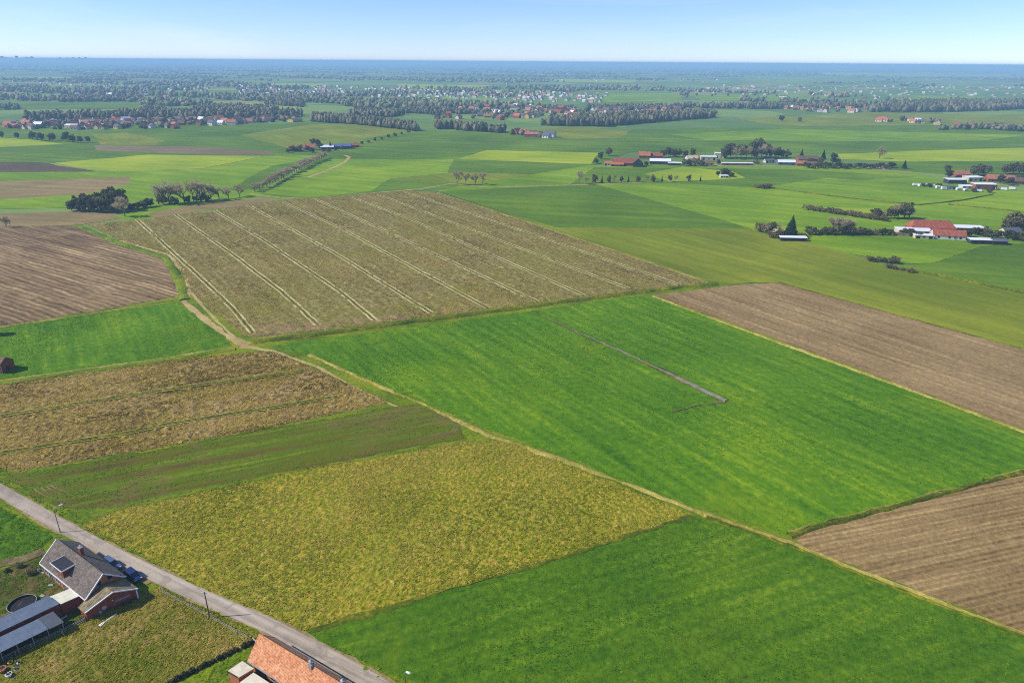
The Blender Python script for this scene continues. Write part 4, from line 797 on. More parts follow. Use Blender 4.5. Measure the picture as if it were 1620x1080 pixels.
a, b = G(158, 991), G(185, 972); pk = empty('white_board', (a+b)/2 + Vector((0, 0, .25)), math.atan2(b.y-a.y, b.x-a.x), 'long white board lying in the grass before the annexe', 'board'); l_ = (b-a).length/2
loft([[(x, -w, .0), (x, w, .0), (x, w, .14), (x, -w, .14)] for x, w in ((-l_, .36), (-l_+.7, .3), (-l_+1.1, .15), (l_, .15))]).build('plank', M['white'], pk); MB().box(-l_+.1, l_-.1, -.05, .05, .14, .2).build('stiffener', M['white'], pk)
sg = empty('small_sign', G(404, 1020), R(-40), 'small white framed sign at the fence corner by the orange roofed house', 'sign')
for x in (-.45, .45): MB().box(x-.04, x+.04, -.04, .04, 0, 1.5).build('post', M['white'], sg)
MB().box(-.5, .5, -.03, .03, .75, 1.45).build('panel', M['felt'], sg); MB().box(-.55, .55, -.035, .035, 1.45, 1.53).build('frame', M['white'], sg)
def pot(px, r_, h, mat, label):
    o = empty('garden_pot', G(*px), random.random(), label, 'pot', 'pots beside the plot fence'); MB().cyl((0, 0, 0), r_*.7, h, 12, r2=r_).build('pot', M[mat], o); MB().cyl((0, 0, h), r_*1.12, .08, 12).build('rim', M[mat], o)
    v, f_ = leaf_cloud(60, [(0, 0, h+.1, r_*.8, r_*.8, .25)], .12, int(px[0])); link('plant', np_mesh('plant', v, f_), M['bush'] if mat != 'roof_orange' else M['hedge'], o)
for i, (px, r_, h, mt, lb) in enumerate([((4, 1062), .75, .8, 'roof_orange', 'orange pot at the left edge near the fence'), ((15, 1070), .55, .7, 'white', 'white pot nearest the bottom left corner'), ((25, 1055), .35, .4, 'white', 'white pot at the centre of the fence corner group'), ((31, 1050), .35, .4, 'white', 'rightmost white pot of the group by the fence'), ((26, 1060), .32, .35, 'white', 'small white pot below the fence corner group'), ((17, 1050), .4, .5, 'wall_yellow', 'yellow pot against the fence')]): pot(px, r_, h, mt, lb)
for px, lb in [((62, 903), 'white slab beside the rear corner of the grey house'), ((67, 907), 'white block beside the patio door of the grey house'), ((81, 926), 'white block under the house wall'), ((68, 943), 'white post lying in the yard'), ((102, 977), 'white block in front of the link building')]:
    o = empty('white_block', G(*px), random.random()*3, lb, 'block'); MB().box(-.55, .55, -.28, .28, 0, .35).build('block', M['white'], o, bevel=.05); MB().box(-.5, .5, -.22, .22, .35, .4).build('lid', M['concrete'], o)

# ------------------------------------------------------------------ trees
def bare_tree_mesh(seed, spread=.33, h0=.22, twigs=5000, lean=0.0):
    """unit-height leafless tree: trunk with limbs, and a crown of thin twigs"""
    g = random.Random(seed); wood = MB(); ends = []
    def grow(p, d, L, r, lev):
        q = p + d*L; wood.tube(p, q, r, r*.65, 5 if lev < 2 else 3)
        if lev >= 1: ends.append((p, q))
        if lev == 4: return
        for _ in range(g.choice((2, 3, 3)) if lev else 5):
            ax = Vector((g.gauss(0, 1), g.gauss(0, 1), g.gauss(0, .3))).normalized()
            nd = (d*.8 + ax*(spread*2.0) + Vector((0, 0, .22))).normalized(); t = g.uniform(.35, 1.0)
            grow(p.lerp(q, t), nd, L*g.uniform(.6, .82), r*.55, lev+1)
    grow(Vector((0, 0, 0)), Vector((lean, 0, 1)).normalized(), h0+.1, .017, 0)
    top = max(q.z for _, q in ends); n = twigs; ng = np.random.default_rng(seed)
    P0 = np.array([tuple(p) for p, q in ends]); P1 = np.array([tuple(q) for p, q in ends]); k = ng.integers(0, len(ends), n); t = ng.random(n)[:, None]
    base = P0[k]*(1-t) + P1[k]*t; d = (P1[k]-P0[k]); d /= np.linalg.norm(d, axis=1)[:, None]; d = d + ng.normal(size=(n, 3))*.55 + np.array([0, 0, .3]); d /= np.linalg.norm(d, axis=1)[:, None]
    L = (.04+.06*ng.random(n))[:, None]; a = np.cross(d, ng.normal(size=(n, 3))); a /= np.linalg.norm(a, axis=1)[:, None]
    wd_ = .0017; v = np.stack([base-a*wd_, base+a*wd_, base+d*L], 1).reshape(-1, 3)
    sc = 1/max(v[:, 2].max(), top); v *= sc; wood.v = [tuple(c*sc for c in q) for q in wood.v]
    tm = wood.mesh('trunk'); tm.materials.append(M['bark']); cm = np_mesh('crown', v, np.arange(3*n).reshape(-1, 3)); cm.materials.append(M['twig'])
    return tm, cm
def leafy_mesh(seed, mat, slim=.36, n=900, low=.15, lumps=11, size=.045):
    g = random.Random(seed); ells = [(0, 0, .55, slim*.75, slim*.75, .38)]
    for _ in range(lumps): a = g.random()*6.28; z = g.uniform(low+.1, .88); r_ = slim*(1-abs(z-.5)*.9)*g.uniform(.4, .9); s_ = g.uniform(.10, .2); ells.append((r_*math.cos(a), r_*math.sin(a), z, s_, s_, s_*.9))
    v, f_ = leaf_cloud(n, ells, size, seed); v[:, 2] = np.maximum(v[:, 2], .02); v[:, 2] /= v[:, 2].max()
    t = MB().tube((0, 0, 0), (0, 0, .45), .03, .02, 6)
    for i in range(4): a = i*1.6+g.random(); t.tube((0, 0, .25+.05*i), (.2*math.cos(a), .2*math.sin(a), .5+.06*i), .014, .006, 4)
    tm = t.mesh('trunk'); tm.materials.append(M['bark']); cm = np_mesh('crown', v, f_); cm.materials.append(M[mat]); return tm, cm
def conifer_mesh(seed, n=700, slim=.24):
    g = np.random.default_rng(seed); z = .06+.93*(1-g.random(n)**.6); a = g.random(n)*6.28; r_ = slim*(1.02-z)*(.55+.5*g.random(n))
    c = np.stack([r_*np.cos(a), r_*np.sin(a), z], 1); out = np.stack([np.cos(a), np.sin(a), -.5+0*a], 1); sd = np.stack([-np.sin(a), np.cos(a), 0*a], 1); s_ = .05*(1.2-z)[:, None]+.012
    v = np.stack([c-sd*s_-out*s_, c+sd*s_-out*s_, c+sd*s_*.3+out*s_*1.6, c-sd*s_*.3+out*s_*1.6], 1).reshape(-1, 3); v[:, 2] = np.maximum(v[:, 2], .02)
    tm = MB().tube((0, 0, 0), (0, 0, .9), .022, .004, 6).mesh('trunk'); tm.materials.append(M['bark']); cm = np_mesh('crown', v, np.arange(4*n).reshape(-1, 4)); cm.materials.append(M['conifer']); return tm, cm
TR = {'bare': [bare_tree_mesh(s_, .30) for s_ in (3, 4, 5)], 'wide': [bare_tree_mesh(s_, .45, .16, 5000) for s_ in (13, 14, 15)], 'poplar': [bare_tree_mesh(s_, .36, .2, 5000) for s_ in (6, 7, 8)],
      'evergreen': [leafy_mesh(s_, 'evergreen') for s_ in (21, 22, 23)], 'round': [leafy_mesh(s_, 'evergreen', .48, 1000, .1) for s_ in (24, 25)], 'bush': [leafy_mesh(s_, 'bush', .55, 700, .02) for s_ in (31, 32, 33)],
      'scrub': [leafy_mesh(s_, 'scrub', .65, 700, .02) for s_ in (34, 35)], 'conifer': [conifer_mesh(s_) for s_ in (41, 42)], 'cypress': [conifer_mesh(43, 600, .14)], 'hedgebush': [leafy_mesh(s_, 'hedge', .6, 700, .02) for s_ in (51, 52)]}
NAMES = {'bare': 'bare_tree', 'wide': 'bare_tree', 'poplar': 'bare_poplar', 'evergreen': 'evergreen_tree', 'round': 'evergreen_tree', 'bush': 'bush', 'scrub': 'scrub_bush', 'conifer': 'conifer', 'cypress': 'cypress', 'hedgebush': 'bush'}
NT_ = [0]
def tree(kind, px, h, label, group=None, wide=1.0):
    NT_[0] += 1; tm, cm = TR[kind][NT_[0] % len(TR[kind])]
    bushy = kind in ('bush', 'scrub', 'hedgebush')
    r = empty(NAMES[kind], G(*px), random.random()*6.28, label, 'bush' if bushy else 'tree', group); r.scale = (h*wide, h*wide, h)
    link('stem' if bushy else 'trunk', tm, None, r); link('crown', cm, None, r); return r
def row(kind, spots, hr, template, group, wide=1.0):
    """spots sorted along the row; template takes an ordinal"""
    for i, p in enumerate(spots): tree(kind if isinstance(kind, str) else kind[i % len(kind)], p, random.uniform(*hr), template.format(ordinal(i)), group, wide*random.uniform(.85, 1.2))

# copse left of the tramlined field
g_ = 'trees of the copse beside the tramlined field'
for i, (x, y, h) in enumerate([(114, 334, 9), (123, 332, 11), (131, 335, 11), (140, 332, 13), (148, 336, 12), (156, 332, 14), (164, 336, 14), (172, 332, 16), (180, 336, 15), (187, 332, 18), (194, 334, 15)]):
    tree('evergreen', (x, y), h, f'{ordinal(i)} dark evergreen from the left in the dense thicket', g_, 1.15)
tree('wide', (198, 343), 17, 'bare grey tree standing in front of the evergreen thicket', g_, .9)
for i, (x, y, h) in enumerate([(251, 323, 22), (268, 322, 19), (292, 321, 20), (307, 320, 16), (318, 319, 20), (334, 317, 14), (347, 316, 16), (362, 315, 11)]):
    tree('poplar' if i not in (3, 7) else 'bare', (x, y), h, f'{ordinal(i)} tall bare tree from the left beside the thicket', g_, 1.4)
tree('wide', (379, 312), 12, 'round bare bushy tree at the right end of the copse', g_, 1.1)
for i, (x, y) in enumerate([(208, 333), (218, 331), (228, 329), (238, 327), (258, 324), (276, 323), (298, 321), (312, 320), (325, 319)]):
    tree('bush' if i % 3 else 'evergreen', (x, y), random.uniform(5, 8.5), f'{ordinal(i)} low dark shrub from the left under the bare trees', 'undergrowth of the copse', 1.3)
for i_, (p_, hh_) in enumerate([((31, 898), 1.6), ((49, 908), 2.0), ((12, 905), 1.4), ((74, 886), 1.5)]): tree('bush' if i_ != 1 else 'scrub', p_, hh_, f'{ordinal(i_)} small shrub of the yard beside the grey roofed house', 'yard shrubs', 1.1)
tree('wide', (10, 360), 9, 'bare bush on the tan strip at the left edge', None)
# hedgerow along the farm track
n = 26; HR = []
for i in range(n):
    t = (i/(n-1))**.85 if i else 0; x = 404+(512-404)*t; y = 304 + (251-304)*t; HR.append((x+random.uniform(-1, 1), y+random.uniform(-.4, .4)))
row('wide', HR, (7, 10.5), '{} small bare tree from the near end of the hedgerow', 'bare trees of the track hedgerow', 1.55)
row(['bush', 'evergreen'], [(520+i*10.5, 241-i*2.5) for i in range(14)], (4, 6.5), '{} small bush from the left along the hedge behind the track farm', 'bushes of the far track hedge', 1.3)
row('bare', [(723, 293), (737, 292.5), (752, 292.5), (763, 293)], (12, 15), '{} bare tree from the left in the lone group above the big field', 'bare trees on the olive wedge', .9)
row(['bare'], [(915.6, 292)], (14, 15), 'tall bare tree at the left end of the young tree row', 'trees of the young row', .6)
row(['bare', 'bush', 'cypress', 'bush'], [(x, 290-.016*(x-915)) for x in (928, 940, 952, 963, 972, 983, 994, 1009, 1023, 1033, 1047, 1060, 1069, 1090, 1108)], (6, 9), '{} small tree after the tall one in the young tree row', 'trees of the young row', .7)
tree('wide', (1391, 251), 16, 'lone bare tree standing in the yellow green strip', None, .95)
row('round', [(3, 219), (28, 219.5), (52, 221), (66, 222.5), (83, 223.5), (105, 224), (115, 225.5), (128, 226), (140, 226)], (9, 15), '{} round tree from the left in the hedge line at the left', 'hedge line trees at the left', .95)
row(['bush', 'round'], [(1265, 193), (1236, 192)], (10, 12), '{} tree from the right of the pair in the far open green', 'pair of trees in the far green', 1.0)
# bush off the left edge whose shadow falls into the frame
tree('round', (-16, 531), 8, 'bush at the left edge beside the green field', None, .9)
# trees around the right farms
def cluster(kind, spots, label, group):
    for i, (x, y, h, wd_) in enumerate(sorted(spots)): tree(kind if isinstance(kind, str) else kind[i % len(kind)], (x, y), h, label.format(ordinal(i)), group, wd_)
cluster(['evergreen', 'round', 'wide', 'round', 'bare'], [(1146, 251, 15, 1), (1155, 250, 18, 1), (1163, 252, 16, 1.1), (1172, 250, 17, 1), (1180, 252, 18, 1), (1189, 251, 21, 1), (1196, 249, 24, 1), (1204, 252, 20, 1), (1212, 250, 18, 1), (1220, 251, 16, 1.1), (1227, 250, 14, 1.1)], '{} tree from the left in the tall grove of the white barn farm', 'grove of the white barn farm')
cluster(['round', 'evergreen', 'bush'], [(950, 252, 9, 1.1), (963, 247, 11, 1), (943, 259, 6, 1.3), (1050, 249, 10, 1), (1058, 248, 12, 1), (1066, 249, 11, 1), (1074, 248, 10, 1), (1084, 249, 9, 1), (1096, 247, 10, 1), (1022, 263, 6, 1.2), (1012, 264, 7, 1.1)], '{} tree from the left around the red roofed farm', 'trees of the red roofed farm')
cluster(['bush', 'evergreen', 'scrub'], [(1083, 262, 8, 1.2), (1090, 263, 7, 1.4), (1100, 262, 9, 1.2), (1109, 263, 7, 1.4), (1136, 260, 6, 1.3), (1197, 260, 5, 1.4)], '{} dark bush from the left in front of the white barns', 'bushes before the white barns')
cluster(['round', 'bush', 'conifer', 'scrub'], [(1236, 250, 11, 1), (1246, 249, 10, 1), (1268, 247, 9, 1), (1276, 258, 7, 1.3), (1286, 260, 7, 1.2), (1302, 252, 12, 1), (1297, 259, 8, 1.2), (1325, 259, 6, 1.4)], '{} tree from the left near the grey roofed farm barn', 'trees of the grey roofed barn')
tree('evergreen', (1317, 260), 14, 'tall dark evergreen at the right end of the farm row', None, .8)
row(['hedgebush', 'bush'], [(1278+i*8.2, 266+.0*i+.9*(i % 2)) for i in range(17)], (4.5, 7), '{} bush from the left in the farm hedge left of the lone tree', 'farm hedge bushes', 1.5)
tree('conifer', (1430, 267), 10, 'small conifer at the right end of the farm hedge', None, 1.1)
cluster(['evergreen', 'round'], [(1136, 278, 5, 1.4), (1144, 279, 9, 1), (1150, 279, 8, 1.1), (1157, 280, 5, 1.4)], '{} evergreen from the left in the small clump before the farm', 'small evergreen clump')
row('scrub', [(1197, 297.5), (1203, 298), (1209, 298.5), (1215, 298)], (3.5, 5), '{} brown scrub bush from the left on the green field', 'scrub patch on the green field', 1.6)
row(['scrub', 'bush', 'scrub'], [(1278+i*8.5, 332+i*1.25) for i in range(15)], (3, 5), '{} brown scrub bush from the left in the line behind the red barn', 'scrub line behind the red barn', 1.6)
cluster(['round', 'wide'], [(1385, 345, 8, 1.3), (1397, 346, 7, 1.3), (1410, 346, 10, 1.1), (1420, 347, 12, 1.1), (1430, 346, 13, 1.1), (1438, 347, 10, 1.2)], '{} dark tree from the left in the clump behind the red barn', 'tree clump behind the red barn')
row('wide', [(1316, 369), (1326, 370), (1338, 369), (1347, 370)], (10, 13), '{} grey bare tree from the left beside the red barn farm', 'bare trees beside the red barn farm', .9)
row(['bush', 'scrub', 'hedgebush'], [(1280+i*10.5, 371+.1*i) for i in range(13)], (4, 6.5), '{} bush from the left along the edge of the bright field', 'bushes along the bright field', 1.4)
tree('conifer', (1250, 375), 15, 'dark green conifer beside the small pale roofed shed', None, 1.25)
cluster(['scrub', 'wide', 'bush'], [(1202, 367, 7, 1.3), (1210, 370, 8, 1.2), (1218, 370, 9, 1.1), (1226, 371, 9, 1.1), (1222, 376, 5, 1.5), (1234, 374, 6, 1.2), (1268, 377, 4, 1.5)], '{} brown bush from the left around the small pale roofed shed', 'bushes of the small shed')
cluster(['round', 'bush'], [(1598, 365, 13, 1.2), (1608, 366, 14, 1.2), (1618, 366, 12, 1.2), (1632, 367, 12, 1.2), (1592, 377, 6, 1.4), (1604, 380, 6, 1.5), (1616, 382, 7, 1.4)], '{} dark tree from the left at the right edge beside the red barn farm', 'trees at the right edge')
cluster(['bush', 'round', 'hedgebush'], [(1440, 373, 5, 1.4), (1430, 372, 5, 1.4), (1452, 376, 4, 1.5), (1530, 375, 6, 1.3), (1545, 372, 6, 1.3), (1560, 374, 7, 1.2), (1575, 378, 6, 1.4), (1510, 379, 4, 1.4)], '{} garden bush from the left around the red barn', 'garden bushes of the red barn farm')
row('bush', [(1375, 413), (1382, 414), (1390, 413.5), (1398, 415), (1407, 416), (1414, 416)], (3, 5), '{} dark bush from the left at the lower edge of the bright field', 'bushes at the lower edge of the bright field', 1.5)
row('scrub', [(1405, 424), (1415, 426), (1425, 428), (1440, 431)], (2, 3), '{} low brown scrub from the left on the hedge bank', 'scrub on the hedge bank', 1.6)
cluster(['round', 'evergreen', 'bush'], [(1500, 281, 9, 1.1), (1540, 278, 11, 1.1), (1548, 277, 12, 1), (1556, 278, 12, 1.1), (1590, 276, 11, 1.1), (1602, 275, 13, 1), (1612, 276, 13, 1.1), (1624, 277, 12, 1.1), (1582, 290, 9, 1.1), (1596, 293, 8, 1.2), (1612, 290, 9, 1.2), (1498, 272, 8, 1.1), (1484, 296, 4, 1.6), (1470, 296, 4, 1.6), (1459, 295, 3.5, 1.6), (1540, 304, 4, 1.6), (1565, 305, 4, 1.6)], '{} tree from the left around the white barns at the right edge', 'trees of the right edge farm')
cluster(['evergreen', 'round', 'bush'], [(456, 242, 6, 1.4), (464, 240, 8, 1.2), (475, 240, 9, 1.1), (487, 240, 8, 1.1), (494, 242, 7, 1.2), (504, 233, 11, 1), (497, 231, 11, 1), (512, 241, 5, 1.4), (508, 236, 8, 1.1)], '{} tree from the left around the small track farm', 'trees of the track farm')
tree('cypress', (523, 236), 11, 'dark cypress beside the blue roofed shed of the track farm', None)

# ------------------------------------------------------------------ farm buildings further off
def building(px, L, W, eave, ridge, rz, roof, wall, label, cat='barn', name=None, chimney=False, openings=3, over=.4, hip=0.0):
    p = G(*px); r = empty(name or ('farm_building' if cat != 'house' else 'house'), p, R(rz), label, cat)
    h = L/2; ww = W/2
    gable_wall(L, ww, ww, eave, eave, ridge-.1 if ridge > eave else eave+.01, -h).build('wall', M[wall], r) if not hip else MB().box(-h, h, -ww, ww, 0, eave).build('wall', M[wall], r)
    if ridge > eave:
        s_ = (ridge-eave)/ww; ze = eave-s_*over+.12; hx = hip*ww
        ro_ = MB()
        top = [(-h-over+hx, 0, ridge+.12), (h+over-hx, 0, ridge+.12)]; e0 = [(-h-over, -ww-over, ze), (h+over, -ww-over, ze), (h+over, ww+over, ze), (-h-over, ww+over, ze)]
        ro_.face(e0[0], e0[1], top[1], top[0]); ro_.face(e0[2], e0[3], top[0], top[1])
        if hip: ro_.face(e0[1], e0[2], top[1]); ro_.face(e0[3], e0[0], top[0])
        ro_.face(*[(x, y, z-.18) for x, y, z in (e0[0], e0[3], e0[2], e0[1])])
        for a, b in ((0, 1), (1, 2), (2, 3), (3, 0)): ro_.face(*[(*e0[i][:2], e0[i][2]-.18*t) for i, t in ((a, 0), (a, 1), (b, 1), (b, 0))])
        ro_ = ro_.build('roof', M[roof], r)
    else: ro_ = slab((-h-over, -ww-over, eave+.1), (h+over, -ww-over, eave+.1), (h+over, ww+over, eave+.45), (-h-over, ww+over, eave+.45), .22).build('roof', M[roof], r)
    if chimney: MB().box(h*.4-.4, h*.4+.4, -.4, .4, ridge-.8, ridge+1.1).build('chimney', M['wall_brick'], r)
    for i in range(openings):
        x = -h + (i+.5)*L/openings
        if cat == 'house' or i % 2: MB().box(x-.7, x+.7, -ww-.06, -ww+.02, .9, min(2.3, eave-.3)).build('window', M['glass'], r)
        else: MB().box(x-1.2, x+1.2, -ww-.06, -ww+.02, 0, min(3, eave-.4)).build('door', M['darkwood'], r)
    return r
b = building
# red barn farm
b((1470, 366), 30, 11, 3.6, 8.0, -4, 'roof_red', 'wall_brick', 'large red roofed barn of the farm nearest on the right', hip=.6)
b((1498, 377), 20, 9, 3.0, 6.0, -14, 'roof_red', 'wall_white', 'lower red roofed wing in front of the large red barn', cat='house', chimney=True)
b((1444, 370), 22, 9, 3.2, 3.2, -10, 'roof_white', 'wall_cream', 'white flat roofed shed left of the red barn')
b((1530, 368), 19, 8, 4.2, 4.2, -6, 'roof_white', 'wall_brick', 'brick barn with white roof right of the red barn')
b((1551, 385), 15, 5, 2.8, 2.8, -6, 'roof_white', 'wall_dark', 'small dark shed with white roof in front of the red barn farm')
b((1578, 386), 9, 6, 2.6, 3.8, -6, 'roof_grey', 'wall_dark', 'small grey roofed hut beside the white roofed dark shed')
b((1460, 377), 12, 4, 2.4, 2.4, -8, 'roof_white', 'wall_cream', 'low cream shed before the red barn farm')
b((1596, 371), 13, 7, 2.8, 5.0, 10, 'roof_grey', 'wall_cream', 'grey roofed house half hidden at the right edge', cat='house')
b((1428, 373), 16, 3, 1.6, 1.6, -8, 'roof_brown', 'wall_cream', 'long low pale wall shed left of the white flat roof')
b((1254, 381), 17, 4, 2.6, 2.6, -4, 'roof_white', 'wall_dark', 'small pale roofed shed beside the dark conifer')
b((1233, 372), 10, 4, 2.6, 4.2, -18, 'wall_cream', 'wall_brick', 'small pale ridged hut among brown bushes')
# farm at the right edge
b((1520, 280), 15, 8, 3.2, 6.5, 5, 'roof_orange', 'wall_brick', 'orange roofed house at the back of the right edge farm', cat='house', chimney=True)
b((1510, 290), 18, 9, 4.2, 4.2, 0, 'roof_white', 'wall_dark', 'white roofed barn at the left of the right edge farm')
b((1538, 286), 17, 9, 4.0, 4.0, 8, 'roof_white', 'wall_cream', 'white roofed shed behind the brick box barn')
b((1555, 299), 20, 9, 5.0, 5.0, -4, 'roof_white', 'wall_brick', 'brick box barn with a white flat roof')
b((1530, 298), 14, 6, 2.6, 2.6, 4, 'roof_white', 'wall_white', 'low white shed left of the brick box barn')
b((1580, 287), 26, 9, 3.2, 6.6, -6, 'roof_orange', 'wall_brick', 'long orange roofed house behind the brick box barn', cat='house', chimney=True)
b((1614, 291), 20, 9, 3.2, 6.6, -6, 'roof_brown', 'wall_brick', 'brown roofed house at the right edge beyond the barns', cat='house', chimney=True)
b((1500, 299), 12, 5, 2.4, 2.4, 6, 'roof_grey', 'wall_white', 'small grey roofed shed at the front of the right edge farm')
for i, (x, y) in enumerate([(1448, 294), (1456, 295), (1465, 294.5), (1474, 296), (1484, 298), (1493, 300), (1516, 301), (1527, 302), (1548, 303.5), (1575, 300), (1588, 301), (1601, 300)]):
    r = empty('white_trailer', G(x, y), R(random.uniform(-30, 30)), f'{ordinal(i)} white trailer or tank from the left before the right edge farm', 'trailer', 'white trailers before the right edge farm')
    loft([[(xx, -w, .5), (xx, w, .5), (xx, w, t), (xx, -w, t)] for xx, w, t in ((-2.6, .9, 1.8), (-2.4, 1.1, 2.4), (2.2, 1.1, 2.4), (2.5, .9, 1.7))]).build('body', M['roof_white'], r)
    for xx in (-.6, .6): MB().cyl((xx, -1.1, .4), .4, 2.2, 10, 'Y').build('wheel', M['black'], r)
# red roofed farm in the middle distance
b((990, 262), 30, 10, 3.6, 8.5, -4, 'roof_red', 'wall_brick', 'long red roofed barn at the left end of the middle farm')
b((1009, 264), 9, 11, 4.2, 9.0, 82, 'wall_dark', 'wall_dark', 'dark gabled barn at the end of the long red roof')
b((963, 262), 10, 6, 2.8, 5.0, -8, 'roof_orange', 'wall_white', 'small pale shed left of the long red roof')
b((976, 263), 14, 5, 2.4, 4.2, -4, 'roof_orange', 'wall_brick', 'low orange roofed shed before the long red roof')
b((1019, 250), 14, 10, 3.6, 8.0, -6, 'roof_orange', 'wall_brick', 'orange roofed house behind the dark gabled barn', cat='house', chimney=True)
b((1037, 250), 17, 8, 3.2, 6.0, -6, 'roof_red', 'wall_brick', 'red roofed house right of the orange roofed one', cat='house')
b((1044, 259), 24, 12, 3.6, 6.0, -8, 'roof_white', 'wall_dark', 'white roofed open barn in the middle farm')
b((1067, 261), 15, 7, 2.6, 2.6, -12, 'roof_white', 'wall_dark', 'low white shed right of the white roofed open barn')
b((1094, 254), 14, 8, 3.0, 6.0, 12, 'wall_cream', 'wall_white', 'pale roofed house among the farm bushes', cat='house')
b((1104, 252), 10, 7, 3.0, 5.4, 40, 'roof_orange', 'wall_white', 'small orange roofed house among the farm bushes', cat='house')
b((1120, 253), 19, 9, 4.2, 4.2, -4, 'roof_white', 'wall_cream', 'long white roofed barn left of the tall grove')
b((1140, 250), 15, 9, 6.0, 6.0, -10, 'roof_white', 'wall_cream', 'taller white roofed barn touching the tall grove')
b((1118, 262), 14, 6, 3.0, 5.0, 0, 'roof_brown', 'wall_yellow', 'yellow walled hut before the long white barn', cat='house')
b((1166, 261), 36, 4, 2.2, 2.2, -2, 'roof_white', 'wall_brick', 'very long low white shed in front of the tall grove')
b((1243, 260), 20, 9, 3.0, 5.2, -4, 'roof_white', 'roof_blue', 'shed with white roof and blue wall right of the grove')
b((1216, 257), 12, 6, 2.6, 4.2, 15, 'roof_grey', 'wall_white', 'small white shed between grove and blue walled shed')
b((1276, 256), 26, 11, 3.6, 7.2, 6, 'roof_brown', 'wall_brick', 'grey brown roofed barn at the right of the middle farm')
b((1268, 262), 12, 6, 2.8, 5.4, -8, 'roof_orange', 'wall_brick', 'small brick hut left of the farm hedge', cat='house')
b((1282, 263), 12, 6, 2.8, 5.4, -8, 'roof_brown', 'wall_brick', 'second small brick hut beside the farm hedge', cat='house')
b((1145, 281), 8, 4, 2.2, 2.2, 0, 'roof_white', 'wall_white', 'tiny white hut in the small evergreen clump')
# track farm
b((465, 239), 13, 8, 3.0, 6.4, 8, 'roof_red', 'wall_brick', 'small red roofed barn at the left of the track farm')
b((490, 237), 16, 10, 3.6, 8.0, 14, 'roof_orange', 'wall_white', 'orange roofed house of the track farm', cat='house', chimney=True)
b((518, 236), 17, 8, 3.2, 5.4, 10, 'roof_white', 'wall_dark', 'white roofed shed of the track farm')
b((540, 235), 27, 12, 3.6, 6.0, 8, 'roof_blue', 'wall_dark', 'long blue roofed shed of the track farm')
b((560, 233), 14, 7, 3.0, 5.6, 8, 'roof_red', 'wall_brick', 'red roofed shed right of the blue roof')

# ------------------------------------------------------------------ villages: one thing per house
VH = {}
def village_house(roof, wall, size):
    key = (roof, wall, size)
    if key not in VH:
        L, W, e, rg_ = {'s': (12, 9, 4.0, 8.0), 'l': (16, 10, 5.4, 9.8), 'b': (26, 14, 4.8, 7.0)}[size]
        wm_ = gable_wall(L, W/2, W/2, e, e, rg_-.1, -L/2).mesh('wall'); wm_.materials.append(M[wall])
        s_ = (rg_-e)/(W/2); o_ = .5; rm = merge(slab((-L/2-o_, -W/2-o_, e-s_*o_+.1), (L/2+o_, -W/2-o_, e-s_*o_+.1), (L/2+o_, 0, rg_), (-L/2-o_, 0, rg_), .2), slab((-L/2-o_, 0, rg_), (L/2+o_, 0, rg_), (L/2+o_, W/2+o_, e-s_*o_+.1), (-L/2-o_, W/2+o_, e-s_*o_+.1), .2)).mesh('roof'); rm.materials.append(M[roof])
        VH[key] = (wm_, rm, MB().box(-.9, .9, -W/2-.06, -W/2+.02, .9, 2.4).mesh('window'), L)
        VH[key][2].materials.append(M['glass'])
    return VH[key]
RN = {'roof_orange': 'orange-roofed', 'roof_red': 'red-roofed', 'roof_brown': 'brown-roofed', 'roof_grey': 'grey-roofed', 'roof_white': 'white-roofed'}
WN = {'wall_white': 'white-walled', 'wall_cream': 'cream-walled', 'wall_brick': 'brick-walled', 'wall_yellow': 'yellow-walled'}
SN = {'s': 'small', 'l': 'tall', 'b': 'broad'}
def sample_px(poly, n, dmin, g):
    pts = [G(*p) for p in poly]; tri = []
    xs, ys = [p.x for p in pts], [p.y for p in pts]; out = []; tries = 0
    while len(out) < n and tries < n*80:
        tries += 1; x, y = g.uniform(min(xs), max(xs)), g.uniform(min(ys), max(ys))
        if not inside(np.array([x]), np.array([y]), [(p.x, p.y) for p in pts])[0]: continue
        if dmin and any((x-a)**2 + (y-b_)**2 < dmin*dmin for a, b_ in out): continue
        out.append((x, y))
    return out
VILLAGES = [
 ('in the village at the left', [(10, 206), (250, 206), (330, 200), (480, 193), (480, 188), (300, 190), (100, 193), (10, 198)], 100, 8),
 ('in the central village', [(690, 189), (790, 190), (930, 182), (930, 172), (820, 168), (700, 176)], 78, 9),
 ('in the village beyond the centre', [(400, 158), (600, 166), (690, 168), (690, 158), (560, 148), (400, 144)], 24, 14),
 ('by the far right wood', [(1222, 173), (1300, 179), (1375, 180), (1375, 172), (1300, 169), (1228, 168)], 24, 10),
 ('before the right wood', [(1385, 193), (1490, 199), (1490, 195), (1400, 189)], 9, 12),
 ('beyond the lone tree', [(1505, 204), (1620, 207), (1620, 203), (1510, 200)], 5, 15),
 ('in the far cottage row', [(812, 214), (868, 220), (876, 217), (820, 211)], 9, 11),
 ('beyond the left village', [(100, 150), (290, 158), (290, 150), (100, 144)], 18, 14),
 ('behind the long wood', [(930, 181), (1060, 178), (1140, 188), (1140, 184), (1060, 172), (930, 175)], 22, 12),
 ('on the far right plain', [(1080, 156), (1380, 160), (1400, 150), (1080, 146)], 11, 15)]
VTREES = []; HOUSES = []
gv = random.Random(99)
